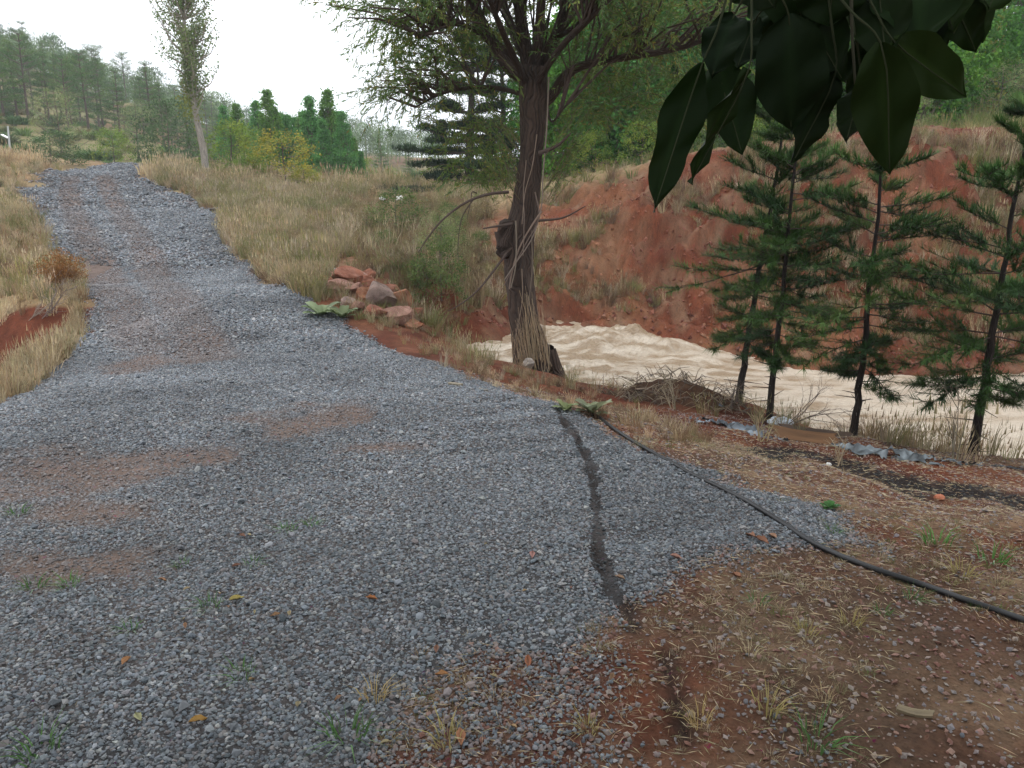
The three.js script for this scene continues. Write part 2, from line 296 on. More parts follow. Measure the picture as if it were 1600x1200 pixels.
const C = {
  red: [0.155, 0.05, 0.026], redDark: [0.105, 0.031, 0.017], redPale: [0.205, 0.092, 0.048], straw: [0.34, 0.26, 0.135], tan: [0.22, 0.148, 0.094], grit: [0.07, 0.07, 0.074], dust: [0.165, 0.122, 0.104], black: [0.02, 0.019, 0.019], dry: [0.30, 0.24, 0.13], humus: [0.1, 0.06, 0.04], green: [0.08, 0.11, 0.035],
};
const farRed = (x, z) => sstep(0.05, 0.3, fbm(x * 0.05 + 3, z * 0.05, 3));
function soilColor(x, z) {
  const n = fbm(x * 0.9 + 11, z * 0.9, 4), m = fbm(x * 3.3, z * 3.3 + 20, 3), q = fbm(x * 8, z * 8, 2);
  let c;
  if (z < -45) { c = mixc(mixc(C.dry, C.green, clamp(0.4 + n)), C.redPale, 0.7 * farRed(x, z)); }
  else {
    const bank = sstep(-11.5, -13, z) * sstep(-2.8, -0.8, x), plateau = sstep(-18.5, -21, z);
    c = mixc(mixc(C.red, C.humus, clamp(0.5 + n * 1.3)), C.tan, clamp(0.22 + m * 1.3));
    if (sdPoly(bedPoly, x, z) > -3.4 && z > -12 && x < 3.2) c = mixc(c, m > 0 ? C.red : C.redDark, 0.75);
    if (x < 0.5 && x > -5 && z < -9.8 && z > -16) c = mixc(c, C.redPale, 0.4);
    c = mixc(c, mixc(mixc(C.red, n > 0 ? C.redPale : C.redDark, clamp(Math.abs(n) * 1.9)), C.tan, clamp(0.15 + m * 1.4) * 0.7), bank);
    c = mixc(c, mixc(C.dry, C.tan, clamp(0.4 + m)), Math.max(plateau, sstep(-2.5, -4.5, x) * sstep(-9, -11, z) * 0.7));
    if (x < -4) c = mixc(c, mixc(C.dry, C.redPale, clamp(0.3 + n)), 0.7);
    if (x < -5.6 && z < -8 && z > -11.6) c = mixc(C.red, C.redDark, 0.5);
    const b = burnt(x, z); if (b > 0) c = mixc(c, C.black, 0.93 * b);
  }
  const f = 1 + 0.35 * q; return [c[0] * f, c[1] * f, c[2] * f];
}
{
  const g = new Geo(), road = new Geo(), id = new Int32Array(NX * NZ).fill(-1), gd = new Float32Array(NX * NZ);
  for (let j = 0; j < NZ; j++) for (let i = 0; i < NX; i++) {
    const x = xl[i], z = zl[j]; let c = soilColor(x, z);
    const d = z > -50 && x > -24 && x < 4 && z < 3 ? gravelD(x, z) : 0; gd[j * NX + i] = d;
    { const w = z > -8 && x > -1 && x < 3 ? wet(x, z) : 0; c = mixc(c, mixc(C.grit, C.dust, dust(x, z)), d * 0.8); c = mixc(c, [0.03, 0.022, 0.02], w * 0.9); }
    g.v(x, hgt[j * NX + i], z, c, x / 1.3, -z / 1.3);
  }
  for (let j = 0; j < NZ - 1; j++) for (let i = 0; i < NX - 1; i++) { const a = j * NX + i, b = a + 1, e = a + NX, f = e + 1; g.t(a, e, b); g.t(b, e, f); }
  setting(new THREE.Mesh(g.geometry(), soilMat), 'ground', 'structure', { label: 'red brown earth with dry grass sloping to the river' });
  const vert = (k, i, j) => {
    if (id[k] < 0) { const x = xl[i], z = zl[j]; let c = mixc(C.grit, C.dust, clamp(dust(x, z) * 0.95 + 0.12 + 0.4 * fbm(x * 0.7, z * 0.7, 3))); c = mixc(c, [0.03, 0.024, 0.022], wet(x, z) * 0.9); const f = 1 + 0.3 * fbm(x * 6, z * 6, 2); id[k] = road.v(x, hgt[k] - 0.006 + 0.012 * sstep(0.5, 0.72, gd[k]), z, [c[0] * f, c[1] * f, c[2] * f], x / 0.9, -z / 0.9); }
    return id[k];
  };
  for (let j = 0; j < NZ - 1; j++) for (let i = 0; i < NX - 1; i++) {
    const a = j * NX + i; if (Math.max(gd[a], gd[a + 1], gd[a + NX], gd[a + NX + 1]) < 0.5) continue;
    const q = [vert(a, i, j), vert(a + 1, i + 1, j), vert(a + NX, i, j + 1), vert(a + NX + 1, i + 1, j + 1)];
    road.t(q[0], q[2], q[1]); road.t(q[1], q[2], q[3]);
  }
  setting(new THREE.Mesh(road.geometry(), soilMat), 'gravel_road', 'structure', { label: 'grey gravel road climbing to the left' });
}
// ---------------------------------------------------------------- river in flood
function waterH(x, z) {
  const lvl = lerp(-1.02, -1.5, sstep(0, 6, x));
  const along = (x * 0.86 + z * -0.25), across = z * 0.9 + x * 0.22;
  let h = lvl + 0.04 * fbm(x * 1.1, z * 2.6, 3) + 0.04 * fbm(along * 1.5, across * 4.5, 4) + 0.045 * Math.abs(fbm(along * 4, across * 9, 3));
  const rough = sstep(5.2, 1, x);
  h += 0.34 * rough * (0.16 * fbm(x * 2 + 4, z * 2.4, 3) - 0.2 * Math.abs(fbm(x * 2.6, z * 3.6 + 5, 3)) + 0.12 * fbm(x * 7, z * 10, 3));
  const mound = Math.exp(-(((x - 2.1) / 1.15) ** 2 + ((z + 13.9) / 0.85) ** 2));
  h += mound * (0.3 + 0.3 * fbm(x * 2.2, z * 2.2, 2) - 0.2 * Math.abs(fbm(x * 5, z * 5, 3)));
  return h;
}
{
  const g = new Geo(), xs = [...range(-2.2, 9, 0.06), ...grow(9, 18, 0.08, 1.05)], zs = range(-16.4, -6.8, 0.06), n = xs.length;
  const foam = [0.49, 0.41, 0.315], mud = [0.27, 0.188, 0.11];
  for (const z of zs) for (const x of xs) {
    const f = fbm(x * 1.5 + 0.6 * z, z * 6 + x * 1.6, 4), b = sstep(4, 1, x), q = fbm(x * 5, z * 8, 3);
    const calm = sstep(3.5, 6, x), r = fbm(x * 3.4 + z * 2, z * 12 + x * 3, 3);
    g.v(x, waterH(x, z), z, mixc(foam, mud, clamp(0.36 - 0.24 * calm + f * (2.1 - 0.6 * calm) + r * (0.9 - 0.35 * calm) + b * (q * 1.6 + 0.22))), x / 1.4, z / 1.4);
  }
  for (let j = 0; j < zs.length - 1; j++) for (let i = 0; i < n - 1; i++) {
    if (sdPoly(bedPoly, xs[i], zs[j]) < -1.1) continue;
    const a = j * n + i; g.t(a, a + n, a + 1); g.t(a + 1, a + n, a + n + 1);
  }
  setting(new THREE.Mesh(g.geometry(), std({ roughness: 0.28, bumpMap: waterBump, bumpScale: 0.04 })), 'river', 'structure', { label: 'muddy cream coloured river in flood' });
}
// ---------------------------------------------------------------- loose stones, straw and grass (nobody could count them)
const M4 = new THREE.Matrix4(), Q = new THREE.Quaternion(), E = new THREE.Euler(), COL = new THREE.Color();
function stoneGeo(seed, detail = 0, flat = 0.6, rough = 0.28) {
  let g = mergeVertices((seed % 2 && !detail ? new THREE.OctahedronGeometry(1.1, 0) : new THREE.IcosahedronGeometry(1, detail)).deleteAttribute('normal').deleteAttribute('uv'));
  const p = g.attributes.position, sx = 0.85 + hash2(seed, 1) * 0.5, sz = 0.75 + hash2(seed, 2) * 0.4;
  for (let i = 0; i < p.count; i++) {
    const x = p.getX(i), y = p.getY(i), z = p.getZ(i), k = 1 + rough * (hash2(i * 7 + seed, seed * 13 + 5) * 2 - 1);
    p.setXYZ(i, x * k * sx, y * k * flat, z * k * sz);
  }
  g = g.toNonIndexed(); g.computeVertexNormals(); return g;
}
function scatter(name, geo, mat, list, label) {             // list: [x,y,z, rx,ry,rz, sx,sy,sz, r,g,b]
  const m = new THREE.InstancedMesh(geo, mat, list.length);
  list.forEach((a, k) => { M4.compose(V(a[0], a[1], a[2]), Q.setFromEuler(E.set(a[3], a[4], a[5])), V(a[6], a[7], a[8])); m.setMatrixAt(k, M4); m.setColorAt(k, COL.setRGB(a[9], a[10], a[11])); });
  setting(m, name, 'stuff', { label });
  return m;
}
const instMat = new THREE.MeshStandardMaterial({ roughness: 0.85, side: THREE.DoubleSide });
const stoneMat = new THREE.MeshStandardMaterial({ roughness: 0.8 });
{
  srand(7);
  const lists = [[], [], [], []];
  const tones = [[0.155, 0.172, 0.19], [0.125, 0.142, 0.158], [0.19, 0.205, 0.22], [0.105, 0.118, 0.13], [0.2, 0.21, 0.22], [0.16, 0.158, 0.165], [0.15, 0.134, 0.13], [0.125, 0.142, 0.158], [0.155, 0.172, 0.19], [0.26, 0.26, 0.255]];
  const zones = [[-6, 3.2, -4.2, -1.2, 26000, 0.0037, 0.0098], [-6.5, 3.2, -8.2, -4.2, 13500, 0.0048, 0.0115], [-8, 0, -16, -8.2, 3800, 0.0095, 0.018], [-14, -4, -25, -16, 700, 0.017, 0.034], [-24, -8, -48, -25, 210, 0.026, 0.048]];
  for (const [x0, x1, z0, z1, den, r0, r1] of zones) {
    const N = Math.round((x1 - x0) * (z1 - z0) * den);
    for (let k = 0; k < N; k++) {
      const x = rr(x0, x1), z = rr(z0, z1);
      if (Math.abs(x) > -z * 0.78 + 1.2) continue;          // only where a viewer near the camera could look
      const d = gravelD(x, z); if (d < 0.01) continue;
      const du = dust(x, z), w = wet(x, z);
      if (R() > Math.pow(d, 1.4) * (1 - 0.62 * du) * (1 - 0.85 * w) * clamp(1.0 + 0.4 * fbm(x * 0.9 + 70, z * 0.5, 3), 0.75, 1)) continue;
      const s = lerp(r0, r1, Math.pow(R(), 2.2)) * (R() < 0.012 ? rr(1.3, 2.2) : 1);
      let c = vary(pick(tones), 0.16), lo = 0.66 + 0.62 * R(); c = c.map((q) => q * lo); c = mixc(c, C.dust, 0.6 * du); const tn = 0.9 + 0.4 * fbm(x * 1.3 + 31, z * 1.3, 3); c = c.map((q) => q * tn); if (w > 0.4) c = c.map((q) => q * 0.32);
      if (d < 0.7 && R() < 0.35) c = mixc(c, [0.24, 0.17, 0.15], 0.6);
      lists[k & 3].push([x, H(x, z) + s * rr(0.1, 1.1), z, rr(-0.7, 0.7), rr(0, 6.3), rr(-0.7, 0.7), s, s, s, ...c]);
    }
  }
    lists.forEach((l, k) => scatter('gravel', stoneGeo(k + 3, 0, 0.62, 0.4), stoneMat, l, 'loose grey crushed stone'));
  // small reddish stones on the earth and clods on the bank
  const red = [];
  for (let k = 0; k < 62000; k++) {
    const x = rr(-2, 4.5), z = rr(-7.5, -1.2); if (gravelD(x, z) > 0.85 || Math.abs(x) > -z * 0.78 + 1.2) continue;
    const s = lerp(0.004, 0.014, R() ** 3), c = vary(pick([[0.22, 0.13, 0.10], [0.17, 0.15, 0.15], [0.25, 0.2, 0.17], [0.15, 0.07, 0.05]]), 0.2);
    red.push([x, H(x, z) + s * 0.3, z, rr(-0.6, 0.6), rr(0, 6.3), rr(-0.6, 0.6), s, s, s, ...(burnt(x, z) > 0.5 ? [0.03, 0.03, 0.03] : c)]);
  }
  scatter('pebbles', stoneGeo(11, 0, 0.6), stoneMat, red, 'small reddish pebbles on the earth');
  const clods = [];
  for (let k = 0; k < 18000; k++) {
    const x = rr(-1.5, 12.5), z = rr(-19, -12.4); if (Math.abs(x) > -z * 0.75) continue; if (H(x, z) < waterH(x, z) + 0.06) continue;
    const s = lerp(0.006, 0.045, R() ** 7), n = fbm(x * 0.9 + 11, z * 0.9, 3), c = vary(mixc(C.red, n > 0 ? C.redPale : C.redDark, clamp(Math.abs(n) * 1.6 + 0.1)), 0.22).map((q) => q * 1.15);
    clods.push([x, H(x, z) + s * 0.2, z, rr(-3, 3), rr(0, 6.3), rr(-3, 3), s, s, s, ...c]);
  }
  for (let k = 0; k < 1800; k++) { const x = rr(0, 11), z = rr(-16, -12.6), h = H(x, z) - waterH(x, z); if (h < 0.02 || h > 0.7) continue; const s = lerp(0.015, 0.08, R() ** 5); clods.push([x, H(x, z) + s * 0.3, z, rr(-3, 3), rr(0, 6.3), rr(-3, 3), s, s, s, ...vary(pick([C.red, C.redDark, C.redPale]), 0.2)]); }
  scatter('clods', stoneGeo(19, 0, 0.75, 0.35), stoneMat, clods, 'crumbled red clods on the cut bank');
}
// a tuft of thin blades, one metre tall, to be scaled
function tuftGeo(seed, blades, spread, bend, wid, headed = false) {
  srand(seed); const g = new Geo();
  for (let b = 0; b < blades; b++) {
    const a = rr(0, 6.283), r = Math.sqrt(R()) * spread * 0.35, lean = rr(0.05, 1) * spread, h = rr(0.45, 1), tw = rr(0, 6.283), w = wid * rr(0.6, 1.2), k = rr(0.75, 1.15), c = [k, k * rr(0.94, 1.03), k * rr(0.85, 1.1)];
    const bx = Math.cos(a) * r, bz = Math.sin(a) * r, dx = Math.cos(a + gauss() * 0.5), dz = Math.sin(a + gauss() * 0.5), cx = Math.cos(tw) * w, cz = Math.sin(tw) * w;
    const pts = [0, 0.55, 1].map((t) => [bx + dx * lean * t * t, h * t * (1 - bend * lean * t * 0.5), bz + dz * lean * t * t]);
    const i0 = g.v(pts[0][0] - cx, pts[0][1] - 0.03, pts[0][2] - cz, c), i1 = g.v(pts[0][0] + cx, pts[0][1] - 0.03, pts[0][2] + cz, c);
    const i2 = g.v(pts[1][0] - cx * 0.8, pts[1][1], pts[1][2] - cz * 0.8, c), i3 = g.v(pts[1][0] + cx * 0.8, pts[1][1], pts[1][2] + cz * 0.8, c), i4 = g.v(pts[2][0], pts[2][1], pts[2][2], c);
    g.t(i0, i1, i2); g.t(i1, i3, i2); g.t(i2, i3, i4);
    if (headed && R() < 0.5) { const q = w * 1.5; const a1 = g.v(pts[2][0] - q, pts[2][1] - 0.1, pts[2][2], c), a2 = g.v(pts[2][0] + q, pts[2][1] - 0.1, pts[2][2] + q, c), a3 = g.v(pts[2][0], pts[2][1] + 0.08, pts[2][2], c); g.t(a1, a2, a3); }
  }
  return g.geometry();
}
const grassMat = strawMat;
const TUFT = { field: tuftGeo(1, 26, 0.42, 0.5, 0.011, true), fine: tuftGeo(2, 40, 0.5, 0.6, 0.009, true), low: tuftGeo(3, 34, 0.85, 0.9, 0.016), wispy: tuftGeo(4, 16, 0.35, 0.4, 0.008, true), mat: tuftGeo(5, 30, 1.3, 1.2, 0.03) };
const DRY = [[0.41, 0.335, 0.2], [0.47, 0.395, 0.25], [0.35, 0.28, 0.17], [0.3, 0.22, 0.13], [0.44, 0.37, 0.26], [0.28, 0.26, 0.14]];
const PALE = [[0.52, 0.4, 0.25], [0.55, 0.44, 0.29], [0.46, 0.33, 0.2]];
const OLIVE = [[0.24, 0.23, 0.09], [0.2, 0.21, 0.085], [0.3, 0.26, 0.11], [0.16, 0.18, 0.07]];
const GREEN = [[0.1, 0.16, 0.04], [0.13, 0.19, 0.05], [0.08, 0.13, 0.04]];
const DEAD = [[0.2, 0.13, 0.08], [0.26, 0.17, 0.1], [0.16, 0.11, 0.075], [0.3, 0.2, 0.12]];
const grassLists = {};
function sow(kind, poly, n, h0, h1, pal, keep = null) {      // poly in plan metres
  const L = (grassLists[kind] ??= []); let x0 = 1e9, x1 = -1e9, z0 = 1e9, z1 = -1e9;
  for (const [x, z] of poly) { x0 = Math.min(x0, x); x1 = Math.max(x1, x); z0 = Math.min(z0, z); z1 = Math.max(z1, z); }
  let made = 0;
  for (let k = 0; k < n * 12 && made < n; k++) {
    const x = rr(x0, x1), z = rr(z0, z1); if (sdPoly(poly, x, z) < 0 || (keep && !keep(x, z))) continue;
    const pn = fbm(x * 0.7 + 50, z * 0.7, 3), h = rr(h0, h1) * (0.75 + 0.8 * clamp(0.35 + pn)) * (R() < 0.5 ? 0.7 : 1), w = h * rr(0.8, 1.35), c = vary(pal[Math.floor(clamp((0.5 + fbm(x * 1.1, z * 1.1 + 60, 2)) * 0.5 + R() * 0.6 - 0.05, 0, 0.999) * pal.length)], 0.2);
    L.push([x, H(x, z) - 0.01, z, rr(-0.15, 0.15), rr(0, 6.3), rr(-0.15, 0.15), w, h, w, ...c]); made++;
  }
}
{
  srand(31);
  const slab = plan([[345, 331]])[0];
  const offRoad = (x, z) => Math.hypot(x - slab[0], (z - slab[1] - 0.8) * 0.5) > 0.75 && sdPoly(roadPoly, x, z) < -0.05 + 0.25 * fbm(x * 2, z * 2, 3) && z < -5;
  const tame = (x, z) => offRoad(x, z) && fbm(x * 1.4 + 9, z * 1.4, 3) > -0.22 - R() * 0.2;
  const clumpy = (f, t) => (x, z) => offRoad(x, z) && fbm(x * f + 3, z * f, 3) > t - R() * 0.4;
  // field to the right of the road
  const field = [...plan([[345, 372], [405, 432], [450, 452], [505, 478], [520, 420], [550, 380], [580, 345]]), [-5.5, -25], [-4, -30], [-14.8, -37], ...plan([[245, 290], [330, 335]])];
  sow('field', field, 3600, 0.16, 0.44, [...DRY, ...PALE, ...DEAD], tame); sow('low', field, 2300, 0.2, 0.42, [...OLIVE, ...DEAD, ...DEAD, ...DRY], clumpy(0.45, 0.06));
  sow('fine', field, 3400, 0.3, 0.6, [...DRY, ...OLIVE], clumpy(0.5, 0.1));
  const verge = plan([[340, 345], [360, 378], [410, 432], [450, 452], [500, 476], [520, 430], [470, 380], [400, 345]]);
  sow('field', verge, 900, 0.2, 0.46, [...PALE, ...DRY], tame);
  sow('wispy', verge, 700, 0.25, 0.6, [...PALE, ...OLIVE], offRoad);
  const crest = [[-15.4, -32], [-14, -29], [-11.5, -28.5], [-9, -30], [-9, -36], [-13, -40], [-16, -37]];
  sow('field', crest, 800, 0.3, 0.6, PALE, offRoad);
  // weeds down the slope behind the rocks
  const slope = [[-5.5, -25], ...plan([[580, 345], [550, 380], [530, 410], [560, 400], [640, 470], [665, 520], [680, 530], [720, 505], [745, 490]]), [-0.5, -15], [-0.8, -18], [-0.5, -23], [-3.5, -26]];
  sow('fine', slope, 1100, 0.1, 0.3, [...DRY, ...OLIVE, ...DEAD, ...DEAD], clumpy(0.8, 0.08));
  sow('low', slope, 1900, 0.1, 0.32, [...OLIVE, ...DEAD, ...DEAD, ...GREEN], clumpy(0.9, 0.05));
  sow('wispy', slope, 420, 0.25, 0.6, [...OLIVE, ...DRY, ...DEAD], offRoad);
  const rocky = plan([[500, 470], [560, 400], [600, 390], [660, 440], [665, 510], [600, 520], [540, 495]]);
  sow('fine', rocky, 420, 0.1, 0.3, [...DRY, ...DEAD, ...OLIVE]); sow('low', rocky, 200, 0.08, 0.2, [...OLIVE, ...DEAD]);
  const culvert = plan([[560, 500], [640, 545], [700, 580], [760, 595], [790, 570], [730, 540], [680, 505], [620, 500]]);
  sow('fine', culvert, 150, 0.06, 0.18, [...DRY, ...PALE]); sow('wispy', culvert, 60, 0.15, 0.4, [...DRY, ...OLIVE]);
  // left bank
  const left = [...plan([[0, 632], [60, 602], [105, 560], [128, 520], [134, 470], [126, 432], [85, 388], [48, 335], [22, 302], [60, 282]]), [-19.8, -36], [-30, -38], [-26, -24], [-14, -14], [-11, -9], [-8, -6]];
  sow('field', left, 3600, 0.18, 0.5, [...DRY, ...PALE, ...DEAD], (x, z) => tame(x, z) && z < -11.4);
  sow('fine', left, 2600, 0.22, 0.5, [...DRY, ...OLIVE, ...PALE], (x, z) => tame(x, z) && z < -11.4);
  const leftNear = plan([[0, 634], [60, 604], [108, 562], [128, 520], [134, 470], [125, 440], [100, 450], [112, 500], [70, 565], [0, 610]]);
  sow('field', leftNear, 620, 0.12, 0.32, [...DRY, ...PALE]); sow('wispy', leftNear, 420, 0.15, 0.42, [...PALE, ...DRY]);
  sow('field', [[-15, -29], [-3, -29], [8, -46], [-15, -46]], 1800, 0.4, 0.85, [...DRY, ...PALE, ...OLIVE], offRoad);
  // hump of pale grass at the top left
  sow('field', [[-28, -30], [-20.2, -29], [-19.5, -33], [-20.5, -36], [-30, -37]], 1400, 0.5, 1.0, PALE);
  // plateau above the cut bank
  const top = [[-2, -21], [1.5, -19.6], [4.4, -18.4], [8, -17.2], [13, -16.6], [20, -17], [26, -32], [-2, -38]];
  sow('field', top, 2600, 0.14, 0.4, [...DRY, ...OLIVE, ...DEAD], (x, z) => fbm(x * 0.6, z * 0.6, 3) > -0.1 - R() * 0.25 && R() < (z > -20.5 ? 0.3 : 1));
  sow('fine', [[8.5, -20], [14, -19.5], [24, -30], [10, -34]], 2400, 0.3, 0.7, [...OLIVE, ...GREEN, [0.3, 0.33, 0.13]]);
  sow('low', top, 900, 0.2, 0.5, [...GREEN, ...OLIVE]);
  // cut bank
  const bank = [[-1, -14.2], [1, -15.8], [4.6, -15.2], [7, -13.8], [12, -13.4], [12.5, -16.8], [4, -18.6], [-1, -21]];
  const weedy = (x, z) => H(x, z) > waterH(x, z) + 0.35 && fbm(x * 0.8 + 1, z * 0.8 + 4, 3) > -0.02 + (slopeAt(x, z) > 1.1 ? 0.1 : -0.05) - (x > 4.8 ? 0.2 : 0) + (x < 4.8 ? 0.14 : 0) + (x > 2.4 && x < 4.8 ? 0.12 : 0);
  sow('low', bank, 1500, 0.1, 0.3, [...DRY, ...OLIVE, ...DEAD], weedy);
  sow('fine', bank, 1700, 0.12, 0.4, [...DRY, ...DEAD, ...OLIVE], weedy);
  sow('wispy', bank, 700, 0.25, 0.6, [...DEAD, ...DRY], weedy);
  // near river bank: thin dry reeds and litter grass
  const rim = plan([[860, 606], [960, 620], [1060, 640], [1140, 655], [1200, 668], [1330, 696], [1520, 728], [1640, 740], [1640, 722], [1520, 706], [1340, 676], [1200, 640], [1140, 604], [1000, 596], [900, 586]]);
  sow('wispy', rim, 230, 0.12, 0.36, [...DRY, ...OLIVE, ...PALE]); sow('fine', rim, 180, 0.08, 0.24, [...DRY, ...DEAD, ...OLIVE]);
  const reeds = plan([[1345, 700], [1440, 712], [1500, 722], [1500, 706], [1420, 690], [1350, 680]]);
  sow('wispy', reeds, 44, 0.35, 0.62, [...DRY, ...OLIVE, [0.4, 0.33, 0.2]]); sow('fine', reeds, 60, 0.2, 0.36, DRY);
  const reeds2 = plan([[1530, 730], [1600, 738], [1640, 735], [1600, 712], [1530, 712]]);
  sow('wispy', reeds2, 22, 0.3, 0.6, [...DRY, ...OLIVE]); sow('wispy', plan([[1475, 722], [1515, 728], [1515, 712], [1475, 708]]), 26, 0.45, 0.75, [...DEAD, ...DRY]);
  // strip of red earth between road edge and willow
  const strip = plan([[700, 590], [830, 620], [940, 660], [1040, 700], [1120, 700], [1000, 640], [880, 600], [760, 575]]);
  sow('fine', strip, 170, 0.04, 0.15, [...DRY, ...DEAD, ...PALE]); sow('low', strip, 70, 0.06, 0.16, [...OLIVE, ...DRY]);
  // yard: low dry turf
  const yard = plan([[940, 690], [1040, 725], [1170, 775], [1300, 850], [1180, 900], [1000, 970], [850, 975], [700, 1000], [560, 1100], [500, 1420], [2100, 1420], [2100, 900], [1700, 790], [1450, 745], [1250, 715], [1100, 690]]);
  const turf = (x, z) => burnt(x, z) < 0.3 && R() < (z < -4 ? 0.4 : 1) && fbm(x * 1.3 + 21, z * 1.3, 4) > -0.04 - R() * 0.16;
  sow('mat', yard, 5200, 0.015, 0.038, [...DRY, ...DEAD, ...DEAD], turf);
  sow('low', yard, 620, 0.03, 0.075, [...DRY, ...DRY, ...OLIVE], turf);
  sow('low', yard, 300, 0.02, 0.05, GREEN, turf);
  const thin = plan([[0, 900], [400, 880], [700, 980], [560, 1100], [500, 1300], [-300, 1300], [-200, 950]]);
  sow('mat', thin, 130, 0.015, 0.035, [...GREEN, ...OLIVE, ...DRY], (x, z) => fbm(x * 2.2, z * 2.2, 3) > 0.12);
  const nm = { field: 'tall_dry_grass', fine: 'fine_dry_grass', low: 'low_turf', wispy: 'wispy_reed_grass', mat: 'matted_turf' };
  for (const k in grassLists) scatter(nm[k], TUFT[k], k === 'mat' ? instMat : grassMat, grassLists[k], { field: 'tall dry straw coloured grass', fine: 'fine dry weeds and grass', low: 'short dry turf', wispy: 'wispy dry stalks with seed heads', mat: 'flattened dry grass mat' }[k]);
  // straw lying on the earth
  const sg = new THREE.BufferGeometry(); sg.setAttribute('position', new THREE.Float32BufferAttribute([-0.5, 0, -0.5, 0, 0.02, 0.5, 0.5, 0, 0.1, 0, 0.06, -0.1], 3)); sg.setIndex([0, 1, 3, 0, 3, 2, 3, 1, 2]); sg.computeVertexNormals();
  const straw = [];
  for (let k = 0; k < 60000 && straw.length < 17000; k++) {
    const x = rr(-1.2, 4.6), z = rr(-7.2, -1.2); if (Math.abs(x) > -z * 0.78 + 1.2 || gravelD(x, z) > 0.62 || fbm(x * 1.3 + 21, z * 1.3, 4) < -0.12 - R() * 0.2) continue;
    straw.push([x, H(x, z) + rr(0.002, 0.012), z, rr(-0.2, 0.2), rr(0, 6.3), rr(-0.15, 0.15), rr(0.015, 0.075), 0.05, rr(0.0014, 0.0032), ...vary(pick([...DRY, ...PALE, ...DEAD]), 0.2)]);
  }
  scatter('straw', sg, instMat, straw, 'broken straw lying on the red earth');
}
// ---------------------------------------------------------------- trees
const curve = (pts, n) => new THREE.CatmullRomCurve3(pts).getPoints(n);
const rnd3 = () => { const z = rr(-1, 1), a = rr(0, 6.283), r = Math.sqrt(1 - z * z); return V(r * Math.cos(a), z, r * Math.sin(a)); };
const BARK = [0.1, 0.066, 0.05], BARKD = [0.075, 0.052, 0.042];
const toLocal = (pts, o) => pts.map((p) => p.clone().sub(o));
const grad = (a, b, n) => Array.from({ length: n }, (_, i) => lerp(a, b, i / (n - 1)));

